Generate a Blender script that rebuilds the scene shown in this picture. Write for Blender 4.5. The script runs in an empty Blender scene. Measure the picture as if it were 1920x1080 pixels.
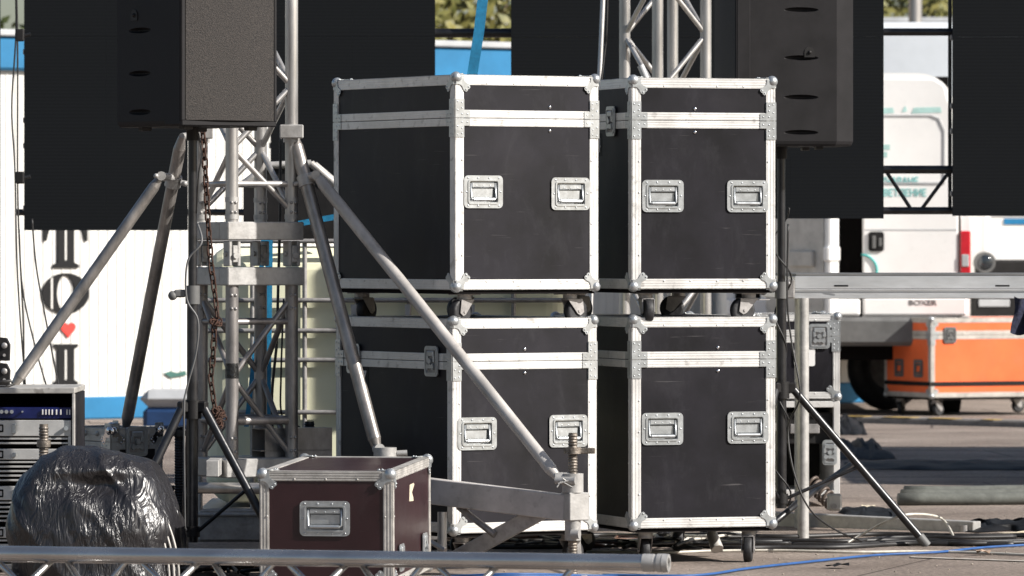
import bpy, math, random
from mathutils import Vector, Matrix, noise
R = math.radians
random.seed(7)
sc = bpy.context.scene
C = sc.collection

# ------------------------------------------------------------------ camera
H = 1.262          # eye height
F = 11000.0        # focal length in pixels of a 1920 wide frame
YH = 455.0         # horizon row
cam = bpy.data.cameras.new('camera')
cam.sensor_width = 36; cam.lens = F / 1920 * 36
cam.shift_y = -(540 - YH) / 1920
cam.clip_start = 0.5; cam.clip_end = 2000
cam.dof.use_dof = True; cam.dof.focus_distance = 22.4; cam.dof.aperture_fstop = 9.5
co = bpy.data.objects.new('camera', cam); C.objects.link(co)
co.location = (0, 0, H); co.rotation_euler = (R(90), 0, 0)
sc.camera = co

# ------------------------------------------------------------------ world, sun
SUN_DIR = Vector((.932, -.362, 0)).normalized()
EL = R(33)
w = bpy.data.worlds.new('World'); sc.world = w; w.use_nodes = True
nt = w.node_tree; bg = nt.nodes['Background']
sky = nt.nodes.new('ShaderNodeTexSky'); sky.sky_type = 'NISHITA'; sky.sun_disc = False
sky.sun_elevation = EL
sky.sun_rotation = math.atan2(SUN_DIR.x, SUN_DIR.y)
sky.dust_density = 1.5
nt.links.new(sky.outputs[0], bg.inputs[0]); bg.inputs[1].default_value = 0.065
sl = bpy.data.lights.new('sun', 'SUN'); sl.energy = 5.0; sl.angle = R(.5); sl.color = (1, .955, .895)
so = bpy.data.objects.new('sun', sl); C.objects.link(so)
d = Vector((SUN_DIR.x * math.cos(EL), SUN_DIR.y * math.cos(EL), math.sin(EL)))
so.rotation_euler = d.to_track_quat('Z', 'Y').to_euler()
sc.view_settings.view_transform = 'Standard'; sc.view_settings.look = 'None'
sc.view_settings.gamma = 1; sc.view_settings.use_curve_mapping = False
sc.view_settings.exposure = 0.66

def P(px, py, Y):
    return Vector(((px - 960) * Y / F, Y, H + (YH - py) * Y / F))
def GY(py):                     # distance at which the ground shows on row py
    return F * H / (py - YH)
def G(px, py, z=0.0):           # a ground point seen at px,py
    Y = F * (H - z) / (py - YH)
    return Vector(((px - 960) * Y / F, Y, z))

# ------------------------------------------------------------------ materials
def mat(name, col, rough=.5, metal=0., var=.15, scale=8., bump=0., bscale=60., col2=None, spec=.5, trans=0., wear=0., dirt=0., scratch=0., stretch=None, coat=0.):
    m = bpy.data.materials.new(name); m.use_nodes = True
    n = m.node_tree; b = n.nodes['Principled BSDF']
    b.inputs['Roughness'].default_value = rough; b.inputs['Metallic'].default_value = metal
    b.inputs['Specular IOR Level'].default_value = spec
    b.inputs['Coat Weight'].default_value = coat
    if trans: b.inputs['Transmission Weight'].default_value = trans
    tc = n.nodes.new('ShaderNodeTexCoord'); mp = n.nodes.new('ShaderNodeMapping')
    oi = n.nodes.new('ShaderNodeObjectInfo'); sh = n.nodes.new('ShaderNodeVectorMath'); sh.operation = 'ADD'
    ml = n.nodes.new('ShaderNodeMath'); ml.operation = 'MULTIPLY'; ml.inputs[1].default_value = 37.; n.links.new(oi.outputs['Random'], ml.inputs[0])
    n.links.new(tc.outputs['Object'], sh.inputs[0]); n.links.new(ml.outputs[0], sh.inputs[1])
    n.links.new(sh.outputs[0], mp.inputs[0])
    if stretch: mp.inputs['Scale'].default_value = stretch
    def overlay(out, scl, rot, sca, lo, hi, amount, colr, dist=.3):
        m2 = n.nodes.new('ShaderNodeMapping'); n.links.new(sh.outputs[0], m2.inputs[0]); m2.inputs['Rotation'].default_value = rot; m2.inputs['Scale'].default_value = sca
        q = n.nodes.new('ShaderNodeTexNoise'); q.inputs['Scale'].default_value = scl; q.inputs['Detail'].default_value = 4; q.inputs['Distortion'].default_value = dist; n.links.new(m2.outputs[0], q.inputs['Vector'])
        r_ = n.nodes.new('ShaderNodeMapRange'); n.links.new(q.outputs['Fac'], r_.inputs[0]); r_.inputs[1].default_value = lo; r_.inputs[2].default_value = hi; r_.inputs[4].default_value = amount
        x_ = n.nodes.new('ShaderNodeMix'); x_.data_type = 'RGBA'; n.links.new(r_.outputs[0], x_.inputs[0]); n.links.new(out, x_.inputs[6]); x_.inputs[7].default_value = (*colr, 1); return x_.outputs[2]
    nz = n.nodes.new('ShaderNodeTexNoise'); nz.inputs['Scale'].default_value = scale; nz.inputs['Detail'].default_value = 7
    nz.inputs['Roughness'].default_value = .65
    n.links.new(mp.outputs[0], nz.inputs['Vector'])
    cr = n.nodes.new('ShaderNodeValToRGB'); n.links.new(nz.outputs['Fac'], cr.inputs[0])
    c2 = col2 or tuple(max(0, c * (1 - 2 * var)) for c in col)
    c1 = col if col2 else tuple(min(1, c * (1 + var)) for c in col)
    cr.color_ramp.elements[0].position = .3; cr.color_ramp.elements[1].position = .7
    cr.color_ramp.elements[0].color = (*c2, 1); cr.color_ramp.elements[1].color = (*c1, 1)
    out = cr.outputs[0]
    if wear:                       # pale scuffs and scratches
        mp2 = n.nodes.new('ShaderNodeMapping'); n.links.new(sh.outputs[0], mp2.inputs[0]); mp2.inputs['Scale'].default_value = (1, 1, .45)
        n2 = n.nodes.new('ShaderNodeTexNoise'); n2.inputs['Scale'].default_value = 9; n2.inputs['Detail'].default_value = 12; n2.inputs['Roughness'].default_value = .72; n2.inputs['Distortion'].default_value = .4
        n.links.new(mp2.outputs[0], n2.inputs['Vector'])
        r2 = n.nodes.new('ShaderNodeValToRGB'); n.links.new(n2.outputs['Fac'], r2.inputs[0])
        r2.color_ramp.elements[0].position = .52; r2.color_ramp.elements[0].color = (0, 0, 0, 1)
        r2.color_ramp.elements[1].position = .78; r2.color_ramp.elements[1].color = (wear, wear, wear, 1)
        mx = n.nodes.new('ShaderNodeMix'); mx.data_type = 'RGBA'
        n.links.new(r2.outputs[0], mx.inputs[0]); n.links.new(out, mx.inputs[6]); mx.inputs[7].default_value = (.20, .20, .215, 1)
        out = mx.outputs[2]
    if scratch:
        out = overlay(out, 1.0, (0, R(24), 0), (5, 5, 110), .70, .78, scratch, (.22, .21, .21))
        out = overlay(out, 1.0, (0, R(-61), 0), (4, 4, 120), .71, .79, scratch, (.22, .21, .21))
        out = overlay(out, 3.2, (0, 0, 0), (1, 1, 1), .56, .74, scratch * .22, (.13, .12, .125))
    if dirt:
        out = overlay(out, 26, (0, 0, 0), (1, 1, 1), .60, .72, dirt, (.13, .115, .10))
        out = overlay(out, 5, (0, 0, 0), (1, 1, 1), .50, .75, dirt * .6, (.26, .235, .21))
    n.links.new(out, b.inputs['Base Color'])
    # roughness variation
    mr = n.nodes.new('ShaderNodeMapRange'); n.links.new(nz.outputs['Fac'], mr.inputs[0])
    mr.inputs[3].default_value = max(0.03, rough - .12); mr.inputs[4].default_value = min(1, rough + .12)
    n.links.new(mr.outputs[0], b.inputs['Roughness'])
    if bump:
        nb = n.nodes.new('ShaderNodeTexNoise'); nb.inputs['Scale'].default_value = bscale; nb.inputs['Detail'].default_value = 5
        n.links.new(mp.outputs[0], nb.inputs['Vector'])
        bu = n.nodes.new('ShaderNodeBump'); bu.inputs['Strength'].default_value = bump; bu.inputs['Distance'].default_value = .02
        n.links.new(nb.outputs['Fac'], bu.inputs['Height']); n.links.new(bu.outputs[0], b.inputs['Normal'])
    return m

M = {}
M['rail'] = mat('anodised_rail', (.70, .69, .67), .45, .28, .07, 14, .0, 120, dirt=.42)
M['railold'] = mat('dirty_rail', (.50, .48, .45), .48, .30, .18, 16, .0, 90, dirt=.6)
M['zinc'] = mat('zinc_plate', (.46, .48, .49), .36, .7, .10, 30, .0, 60)
M['chrome'] = mat('chrome', (.72, .72, .74), .13, 1., .08, 20, .03, 30)
M['board'] = mat('phenolic_board', (.0085, .0076, .0112), .52, 0, .30, 4, .02, 260, wear=.07, spec=.23, scratch=.26)
M['maroon'] = mat('maroon_board', (.026, .008, .010), .36, 0, .15, 5, .03, 240, wear=.06, scratch=.15)
M['blackp'] = mat('black_plastic', (.013, .012, .012), .55, 0, .2, 12, .08, 300, spec=.3)
M['spk'] = mat('speaker_shell', (.0125, .0115, .0125), .62, 0, .2, 10, .10, 420, spec=.22)
M['blackm'] = mat('black_painted_tube', (.014, .014, .016), .33, .0, .3, 14, .03, 60, wear=.12)
M['rubber'] = mat('rubber', (.022, .022, .024), .6, 0, .35, 20, .1, 80)
M['alu'] = mat('mill_aluminium', (.47, .455, .44), .36, .65, .18, 9, .03, 50, stretch=(1, 1, .25))
M['brace'] = mat('satin_brace_tube', (.46, .435, .41), .5, .25, .14, 9, .03, 40, stretch=(1, 1, .4), dirt=.25)
M['strut'] = mat('dull_strut_tube', (.34, .315, .295), .40, .6, .28, 11, .03, 40, stretch=(1, 1, .4), dirt=.3)
M['polished'] = mat('polished_truss_tube', (.56, .55, .54), .26, .92, .14, 7, .03, 40, stretch=(.3, 1, 1))
M['alud'] = mat('weathered_aluminium', (.32, .30, .29), .42, .6, .24, 12, .03, 40, stretch=(1, 1, .4))
M['cast'] = mat('cast_block', (.42, .41, .395), .5, .35, .14, 18, .05, 90, dirt=.25)
M['steel'] = mat('galvanised_steel', (.36, .345, .335), .48, .45, .18, 22, .05, 60, dirt=.3)
M['rust'] = mat('rusty_chain', (.085, .038, .024), .8, .3, .3, 60, .3, 200, col2=(.022, .014, .011))
M['dirtyscrew'] = mat('greasy_screw', (.22, .19, .16), .5, .6, .35, 30, .2, 100)
M['white'] = mat('white_paint', (.82, .81, .79), .42, 0, .05, 1.2, .0, dirt=.05)
M['kiosk'] = mat('kiosk_panel', (.66, .65, .62), .55, 0, .05, .8, .02, 20, spec=.3, dirt=.05)
M['blue'] = mat('blue_paint', (.018, .165, .34), .5, 0, .12, 2, spec=.3)
M['ink'] = mat('black_lettering', (.008, .008, .009), .6, 0, .1, 3, spec=.2)
M['red'] = mat('red_paint', (.75, .04, .03), .4, 0, .05, 3)
M['teal'] = mat('teal_lettering', (.25, .60, .58), .5, 0, .15, 8)
M['orange'] = mat('orange_board', (.80, .15, .045), .5, 0, .09, 3, .03, 100, spec=.3, dirt=.10)
M['redglass'] = mat('tail_lamp_red', (.55, .015, .03), .15, 0, .1, 20, coat=.5)
M['dark'] = mat('dark_interior', (.007, .006, .006), .85, 0, .2, 3, spec=.1)
M['grey'] = mat('grey_trim', (.12, .12, .118), .6, 0, .2, 5)
M['lgrey'] = mat('light_grey_panel', (.42, .43, .44), .5, 0, .12, 3)
M['tank'] = mat('cloudy_plastic', (.86, .85, .64), .45, 0, .10, 3, .04, 10, col2=(.80, .79, .56))
M['strap'] = mat('blue_webbing', (.01, .20, .38), .55, 0, .15, 40, .2, 300)
M['cable'] = mat('black_cable', (.016, .015, .015), .5, 0, .3, 20)
M['cablew'] = mat('white_cable', (.60, .57, .50), .5, 0, .15, 20)
M['cableb'] = mat('blue_cable', (.02, .085, .26), .5, 0, .15, 20)
M['ampw'] = mat('silver_faceplate', (.55, .54, .52), .4, .4, .1, 14)
M['ampb'] = mat('blue_faceplate', (.010, .016, .095), .3, .3, .15, 14)
M['glass'] = mat('dark_glass', (.02, .025, .03), .08, 0, .1, 4, spec=.8)
M['cloth'] = mat('navy_cloth', (.012, .015, .04), .9, 0, .3, 30, .5, 40)
M['tarp'] = mat('tarp_and_shade_sheet', (.008, .0085, .010), .65, 0, .3, 6, .4, 14, spec=.2)
M['roll'] = mat('grey_green_roll', (.125, .13, .118), .8, 0, .15, 20, .1, 60, spec=.2)
M['numw'] = mat('stencil_white', (.6, .6, .58), .6, 0, .1, 30)
M['emblem'] = mat('dark_green_emblem', (.03, .12, .10), .6)
M['trunk'] = mat('bark', (.10, .075, .05), .9, 0, .3, 12, .5, 30)
M['leaf'] = mat('leaf', (.09, .11, .025), .6, 0, .4, 3, col2=(.035, .055, .015))
M['leafy'] = mat('dry_leaf', (.22, .19, .05), .6, 0, .4, 3, col2=(.08, .09, .02))
M['wall'] = mat('rendered_wall', (.42, .30, .22), .85, 0, .12, 3, .1, 30)
M['paper'] = mat('torn_label', (.55, .48, .36), .8, 0, .2, 60)
M['yellow'] = mat('kerb_yellow', (.55, .36, .06), .7, 0, .3, 14)

def asphalt():
    m = bpy.data.materials.new('asphalt'); m.use_nodes = True
    n = m.node_tree; b = n.nodes['Principled BSDF']; b.inputs['Roughness'].default_value = .88
    b.inputs['Specular IOR Level'].default_value = .3
    tc = n.nodes.new('ShaderNodeTexCoord')
    def nz(s, det=8, r=.6):
        a = n.nodes.new('ShaderNodeTexNoise'); a.inputs['Scale'].default_value = s; a.inputs['Detail'].default_value = det; a.inputs['Roughness'].default_value = r
        n.links.new(tc.outputs['Object'], a.inputs['Vector']); return a
    a = nz(.9); r1 = n.nodes.new('ShaderNodeValToRGB'); n.links.new(a.outputs['Fac'], r1.inputs[0])
    r1.color_ramp.elements[0].position = .32; r1.color_ramp.elements[0].color = (.185, .148, .124, 1)
    r1.color_ramp.elements[1].position = .68; r1.color_ramp.elements[1].color = (.33, .275, .235, 1)
    c = nz(45, 6, .8); r2 = n.nodes.new('ShaderNodeValToRGB'); n.links.new(c.outputs['Fac'], r2.inputs[0])
    r2.color_ramp.elements[0].position = .35; r2.color_ramp.elements[0].color = (.45, .45, .45, 1)
    r2.color_ramp.elements[1].position = .66; r2.color_ramp.elements[1].color = (1.5, 1.5, 1.5, 1)
    mx = n.nodes.new('ShaderNodeMix'); mx.data_type = 'RGBA'; mx.blend_type = 'MULTIPLY'; mx.inputs[0].default_value = 1
    n.links.new(r1.outputs[0], mx.inputs[6]); n.links.new(r2.outputs[0], mx.inputs[7])
    e = nz(3.1, 6, .6); r3 = n.nodes.new('ShaderNodeMapRange'); n.links.new(e.outputs['Fac'], r3.inputs[0]); r3.inputs[1].default_value = .56; r3.inputs[2].default_value = .70; r3.inputs[4].default_value = .5
    v = n.nodes.new('ShaderNodeTexVoronoi'); v.feature = 'DISTANCE_TO_EDGE'; v.inputs['Scale'].default_value = .55; n.links.new(tc.outputs['Object'], v.inputs['Vector'])
    lt_ = n.nodes.new('ShaderNodeMath'); lt_.operation = 'LESS_THAN'; lt_.inputs[1].default_value = .004; n.links.new(v.outputs['Distance'], lt_.inputs[0])
    mm = n.nodes.new('ShaderNodeMath'); mm.operation = 'MAXIMUM'; n.links.new(r3.outputs[0], mm.inputs[0]); n.links.new(lt_.outputs[0], mm.inputs[1])
    mx2 = n.nodes.new('ShaderNodeMix'); mx2.data_type = 'RGBA'; n.links.new(mm.outputs[0], mx2.inputs[0]); n.links.new(mx.outputs[2], mx2.inputs[6]); mx2.inputs[7].default_value = (.09, .07, .06, 1)
    n.links.new(mx2.outputs[2], b.inputs['Base Color'])
    bu = n.nodes.new('ShaderNodeBump'); bu.inputs['Strength'].default_value = .7; bu.inputs['Distance'].default_value = .02
    n.links.new(c.outputs['Fac'], bu.inputs['Height']); n.links.new(bu.outputs[0], b.inputs['Normal'])
    return m
M['asphalt'] = asphalt()

def stripes(name, base, line, freq, axis, rough=.6, duty=.5, bump=0.):
    m = bpy.data.materials.new(name); m.use_nodes = True
    n = m.node_tree; b = n.nodes['Principled BSDF']; b.inputs['Roughness'].default_value = rough
    tc = n.nodes.new('ShaderNodeTexCoord'); wv = n.nodes.new('ShaderNodeTexWave')
    wv.wave_type = 'BANDS'; wv.bands_direction = axis; wv.inputs['Scale'].default_value = freq
    n.links.new(tc.outputs['Object'], wv.inputs['Vector'])
    r = n.nodes.new('ShaderNodeValToRGB'); n.links.new(wv.outputs['Fac'], r.inputs[0])
    r.color_ramp.elements[0].position = duty; r.color_ramp.elements[0].color = (*base, 1)
    r.color_ramp.elements[1].position = min(1, duty + .25); r.color_ramp.elements[1].color = (*line, 1)
    n.links.new(r.outputs[0], b.inputs['Base Color'])
    if bump:
        bu = n.nodes.new('ShaderNodeBump'); bu.inputs['Strength'].default_value = bump; bu.inputs['Distance'].default_value = .003
        n.links.new(wv.outputs['Fac'], bu.inputs['Height']); n.links.new(bu.outputs[0], b.inputs['Normal'])
    return m
M['led'] = stripes('led_face', (.0052, .0063, .0076), (.0072, .0086, .0103), 18, 'Z', .8, .35)
M['led'].node_tree.nodes['Principled BSDF'].inputs['Specular IOR Level'].default_value = .12

def grille():
    m = bpy.data.materials.new('foam_grille'); m.use_nodes = True
    n = m.node_tree; b = n.nodes['Principled BSDF']; b.inputs['Roughness'].default_value = .75
    tc = n.nodes.new('ShaderNodeTexCoord'); a = n.nodes.new('ShaderNodeTexNoise'); a.inputs['Scale'].default_value = 190; a.inputs['Detail'].default_value = 3; a.inputs['Roughness'].default_value = .8
    n.links.new(tc.outputs['Object'], a.inputs['Vector'])
    r = n.nodes.new('ShaderNodeValToRGB'); n.links.new(a.outputs['Fac'], r.inputs[0])
    r.color_ramp.elements[0].position = .38; r.color_ramp.elements[0].color = (.009, .0078, .0072, 1)
    r.color_ramp.elements[1].position = .72; r.color_ramp.elements[1].color = (.052, .043, .037, 1)
    n.links.new(r.outputs[0], b.inputs['Base Color'])
    bu = n.nodes.new('ShaderNodeBump'); bu.inputs['Strength'].default_value = .6; bu.inputs['Distance'].default_value = .01
    n.links.new(a.outputs['Fac'], bu.inputs['Height']); n.links.new(bu.outputs[0], b.inputs['Normal'])
    return m
M['grille'] = grille()

def bagmat():
    m = bpy.data.materials.new('black_bin_bag'); m.use_nodes = True
    n = m.node_tree; b = n.nodes['Principled BSDF']; b.inputs['Roughness'].default_value = .33
    b.inputs['Base Color'].default_value = (.017, .016, .018, 1); b.inputs['Specular IOR Level'].default_value = .55
    tc = n.nodes.new('ShaderNodeTexCoord'); mp = n.nodes.new('ShaderNodeMapping'); mp.inputs['Scale'].default_value = (1.5, 1.0, .42); mp.inputs['Rotation'].default_value = (0, R(-32), 0)
    n.links.new(tc.outputs['Object'], mp.inputs[0])
    def nz(sc_, det, dist, src):
        a = n.nodes.new('ShaderNodeTexNoise'); a.inputs['Scale'].default_value = sc_; a.inputs['Detail'].default_value = det; a.inputs['Distortion'].default_value = dist
        n.links.new(src, a.inputs['Vector']); return a.outputs['Fac']
    def mth(op, x, y):
        k = n.nodes.new('ShaderNodeMath'); k.operation = op
        for i_, q in enumerate((x, y)):
            if q is None: continue
            if isinstance(q, (int, float)): k.inputs[i_].default_value = q
            else: n.links.new(q, k.inputs[i_])
        return k.outputs[0]
    # creases: folded noise, only in patches
    cr = mth('ABSOLUTE', mth('SUBTRACT', nz(17, 3, 1.2, mp.outputs[0]), .5), None)
    cr2 = mth('ABSOLUTE', mth('SUBTRACT', nz(44, 3, 1.0, mp.outputs[0]), .5), None)
    mask = n.nodes.new('ShaderNodeMapRange'); n.links.new(nz(4.5, 2, .3, tc.outputs['Object']), mask.inputs[0]); mask.inputs[1].default_value = .42; mask.inputs[2].default_value = .60
    hgt = mth('ADD', mth('MULTIPLY', cr, -1.2), mth('MULTIPLY', mth('MULTIPLY', cr2, -1.0), mask.outputs[0]))
    bu = n.nodes.new('ShaderNodeBump'); bu.inputs['Strength'].default_value = .7; bu.inputs['Distance'].default_value = .017
    n.links.new(hgt, bu.inputs['Height']); n.links.new(bu.outputs[0], b.inputs['Normal'])
    return m
M['bag'] = bagmat()

# ------------------------------------------------------------------ mesh builder
class MB:
    def __init__(s): s.v = []; s.f = []; s.sm = []
    def add(s, vs, fs, smooth=False):
        o = len(s.v); s.v += [tuple(v) for v in vs]
        for f in fs: s.f.append(tuple(i + o for i in f)); s.sm.append(smooth)
        return s
    def box(s, x0, x1, y0, y1, z0, z1, T=None):
        vs = [Vector((x, y, z)) for x in (x0, x1) for y in (y0, y1) for z in (z0, z1)]
        if T: vs = [T @ v for v in vs]
        return s.add(vs, [(0, 1, 3, 2), (4, 6, 7, 5), (0, 4, 5, 1), (2, 3, 7, 6), (0, 2, 6, 4), (1, 5, 7, 3)])
    def rbox(s, x0, x1, y0, y1, z0, z1, b, T=None):      # box with chamfered edges
        cx, cy, cz = (x0 + x1) / 2, (y0 + y1) / 2, (z0 + z1) / 2
        hx, hy, hz = (x1 - x0) / 2, (y1 - y0) / 2, (z1 - z0) / 2
        b = min(b, hx * .95, hy * .95, hz * .95)
        vs = []; idx = {}
        for sx in (-1, 1):
            for sy in (-1, 1):
                for sz in (-1, 1):
                    for a in range(3):
                        h = [hx - b, hy - b, hz - b]; h[a] += b
                        idx[(sx, sy, sz, a)] = len(vs)
                        vs.append(Vector((cx + sx * h[0], cy + sy * h[1], cz + sz * h[2])))
        fs = []
        S = (-1, 1)
        for a in range(3):
            u, w_ = (a + 1) % 3, (a + 2) % 3
            for sg in S:
                q = []
                for (p, r) in ((-1, -1), (1, -1), (1, 1), (-1, 1)):
                    k = [0, 0, 0]; k[a] = sg; k[u] = p; k[w_] = r; q.append(idx[(*k, a)])
                fs.append(tuple(q if sg > 0 else q[::-1]))
        for a in range(3):                                # edges parallel to a
            u, w_ = (a + 1) % 3, (a + 2) % 3
            for p in S:
                for r in S:
                    k0 = [0, 0, 0]; k1 = [0, 0, 0]; k0[a] = -1; k1[a] = 1; k0[u] = k1[u] = p; k0[w_] = k1[w_] = r
                    q = [idx[(*k0, u)], idx[(*k1, u)], idx[(*k1, w_)], idx[(*k0, w_)]]
                    fs.append(tuple(q if p * r < 0 else q[::-1]))
        for sx in S:
            for sy in S:
                for sz in S:
                    q = [idx[(sx, sy, sz, a)] for a in range(3)]
                    fs.append(tuple(q if sx * sy * sz > 0 else q[::-1]))
        if T: vs = [T @ v for v in vs]
        return s.add(vs, fs)
    def tube(s, p, q, r, n=12, r2=None, cap=True, hollow=0):
        p = Vector(p); q = Vector(q); r2 = r if r2 is None else r2
        d = (q - p).normalized(); a = Vector((0, 0, 1)) if abs(d.z) < .9 else Vector((1, 0, 0))
        u = d.cross(a).normalized(); v = d.cross(u)
        vs = []
        for c, rr in ((p, r), (q, r2)):
            for i in range(n):
                t = 2 * math.pi * i / n; vs.append(c + (u * math.cos(t) + v * math.sin(t)) * rr)
        s.add(vs, [(i, (i + 1) % n, n + (i + 1) % n, n + i) for i in range(n)], True)
        if hollow:
            vs = []
            for c, k in ((q, 1), (q, hollow), (q - d * .08, hollow)):
                for i in range(n):
                    t = 2 * math.pi * i / n; vs.append(c + (u * math.cos(t) + v * math.sin(t)) * r2 * k)
            fs = []
            for j in (0, n): fs += [(j + i, j + (i + 1) % n, j + n + (i + 1) % n, j + n + i) for i in range(n)]
            s.add(vs, fs, False)
            s.add([p + (u * math.cos(2 * math.pi * i / n) + v * math.sin(2 * math.pi * i / n)) * r for i in range(n)], [tuple(range(n))])
        elif cap:
            for c, rr, k in ((p, r, 1), (q, r2, -1)):
                s.add([c + (u * math.cos(2 * math.pi * i / n) + v * math.sin(2 * math.pi * i / n)) * rr for i in range(n)], [tuple(range(n))[::k]])
        return s
    def path(s, pts, r, n=8, closed=False, T=None):
        pts = [Vector(p) for p in pts]
        if T: pts = [T @ p for p in pts]
        m = len(pts); vs = []; up = None
        for i, p in enumerate(pts):
            a = pts[(i - 1) % m] if (i or closed) else p; b = pts[(i + 1) % m] if (i < m - 1 or closed) else p
            d = (b - a).normalized()
            if up is None: up = Vector((0, 0, 1)) if abs(d.z) < .9 else Vector((1, 0, 0))
            u = d.cross(up)
            if u.length < 1e-4: u = d.cross(Vector((0, 1, 0)))
            u.normalize(); up = u.cross(d).normalized(); 
            for k in range(n):
                t = 2 * math.pi * k / n; vs.append(p + (u * math.cos(t) + up * math.sin(t)) * r)
        fs = []
        for i in range(m if closed else m - 1):
            j = (i + 1) % m
            fs += [(i * n + k, i * n + (k + 1) % n, j * n + (k + 1) % n, j * n + k) for k in range(n)]
        if not closed: fs += [tuple(range(n))[::-1], tuple((m - 1) * n + k for k in range(n))]
        return s.add(vs, fs, True)
    def sphere(s, c, r, n=12, m=8, sc=(1, 1, 1), T=None):
        c = Vector(c); vs = []
        for j in range(m + 1):
            ph = math.pi * j / m
            for i in range(n):
                t = 2 * math.pi * i / n
                p = c + Vector((r * sc[0] * math.sin(ph) * math.cos(t), r * sc[1] * math.sin(ph) * math.sin(t), r * sc[2] * math.cos(ph)))
                vs.append(T @ p if T else p)
        return s.add(vs, [(j * n + i, (j + 1) * n + i, (j + 1) * n + (i + 1) % n, j * n + (i + 1) % n) for j in range(m) for i in range(n)], True)
    def prism(s, poly, o, u, v, th):                     # poly in the plane (o,u,v), extruded along u x v by th
        o, u, v = Vector(o), Vector(u), Vector(v); w_ = u.cross(v) * th; n = len(poly)
        vs = [o + u * a + v * b for a, b in poly] + [o + u * a + v * b + w_ for a, b in poly]
        return s.add(vs, [tuple(range(n))[::-1], tuple(range(n, 2 * n))] + [(i, (i + 1) % n, n + (i + 1) % n, n + i) for i in range(n)])
    def ring(s, outer, inner, o, u, v, th):              # plate with a hole
        o, u, v = Vector(o), Vector(u), Vector(v); w_ = u.cross(v) * th; n = len(outer)
        vs = []
        for pl, k in ((outer, 0), (inner, 0), (outer, 1), (inner, 1)): vs += [o + u * a + v * b + w_ * k for a, b in pl]
        fs = []
        for i in range(n):
            j = (i + 1) % n
            fs += [(i, n + i, n + j, j), (2 * n + i, 2 * n + j, 3 * n + j, 3 * n + i), (i, j, 2 * n + j, 2 * n + i), (n + i, 3 * n + i, 3 * n + j, n + j)]
        return s.add(vs, fs)
    def build(s, name, m, parent=None, world=False, bevel=0):
        vs = s.v
        if world and parent:
            L = parent.location; vs = [(x - L.x, y - L.y, z - L.z) for x, y, z in vs]
        me = bpy.data.meshes.new(name); me.from_pydata(vs, [], s.f); me.polygons.foreach_set('use_smooth', s.sm)
        me.materials.append(m); me.update()
        o = bpy.data.objects.new(name, me); C.objects.link(o)
        if parent: o.parent = parent
        if bevel:
            bm = o.modifiers.new('bevel', 'BEVEL'); bm.width = bevel; bm.segments = 2; bm.limit_method = 'ANGLE'
        return o

def rrect(w_, h, r, n=5, cx=0, cy=0):
    pts = []
    for (sx, sy, a0) in ((1, 1, 0), (-1, 1, 90), (-1, -1, 180), (1, -1, 270)):
        for k in range(n + 1):
            t = R(a0 + 90 * k / n); pts.append((cx + sx * (w_ / 2 - r) + r * math.cos(t), cy + sy * (h / 2 - r) + r * math.sin(t)))
    return pts
def ell(a, b, n=32, cx=0, cy=0): return [(cx + a * math.cos(2 * math.pi * i / n), cy + b * math.sin(2 * math.pi * i / n)) for i in range(n)]

def tag(o, label, cat, group=None):
    o['label'] = label; o['category'] = cat
    if group: o['group'] = group
    return o
def empty(name, loc, rz=0, rx=0):
    o = bpy.data.objects.new(name, None); C.objects.link(o); o.location = loc; o.rotation_euler = (rx, 0, rz); o.empty_display_size = .1; return o
def thing(name, label, cat, loc=(0, 0, 0), rz=0, group=None, rx=0): return tag(empty(name, loc, rz, rx), label, cat, group)
def single(mb, name, m, label, cat, group=None, origin=None, bevel=0):
    if origin is not None:
        mb.v = [(x - origin[0], y - origin[1], z - origin[2]) for x, y, z in mb.v]
    o = mb.build(name, m, bevel=bevel)
    if origin is not None: o.location = origin
    return tag(o, label, cat, group)
def kind(o, k): o['kind'] = k; return o
def copy_tree(o, parent=None):
    c = o.copy(); C.objects.link(c); c.parent = parent
    for ch in list(o.children): copy_tree(ch, c)
    return c
def text(s, size, m, parent, name, T, ext=.0015, bold=0., sx=1., align='LEFT'):
    cu = bpy.data.curves.new(name, 'FONT'); cu.body = s; cu.size = size; cu.extrude = ext; cu.offset = bold; cu.align_x = align; cu.resolution_u = 3
    o = bpy.data.objects.new(name, cu); C.objects.link(o)
    dg = bpy.context.evaluated_depsgraph_get(); me = bpy.data.meshes.new_from_object(o.evaluated_get(dg))
    bpy.data.objects.remove(o)
    me.transform(T @ Matrix.Diagonal((sx, 1, 1, 1))); me.materials.clear(); me.materials.append(m)
    q = bpy.data.objects.new(name, me); C.objects.link(q); q.parent = parent; return q
FRONT = Matrix.Rotation(R(90), 4, 'X')      # text lying in xz, read from -y
SIDE = Matrix.Rotation(R(-90), 4, 'Z') @ Matrix.Rotation(R(90), 4, 'X')   # text on a face whose normal is -x

def cut(o, mb):
    c = mb.build('cutter', M['dark']); c.parent = o.parent
    md = o.modifiers.new('b', 'BOOLEAN'); md.object = c; md.operation = 'DIFFERENCE'; md.solver = 'EXACT'
    bpy.context.view_layer.update()
    dg = bpy.context.evaluated_depsgraph_get(); me = bpy.data.meshes.new_from_object(o.evaluated_get(dg))
    o.modifiers.clear(); o.data = me; bpy.data.objects.remove(c)

# ================================================================== SETTING
g = MB().add([(-400, -30, 0), (400, -30, 0), (400, 900, 0), (-400, 900, 0)], [(0, 1, 2, 3)]).build('ground', M['asphalt']); kind(g, 'structure')
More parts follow.
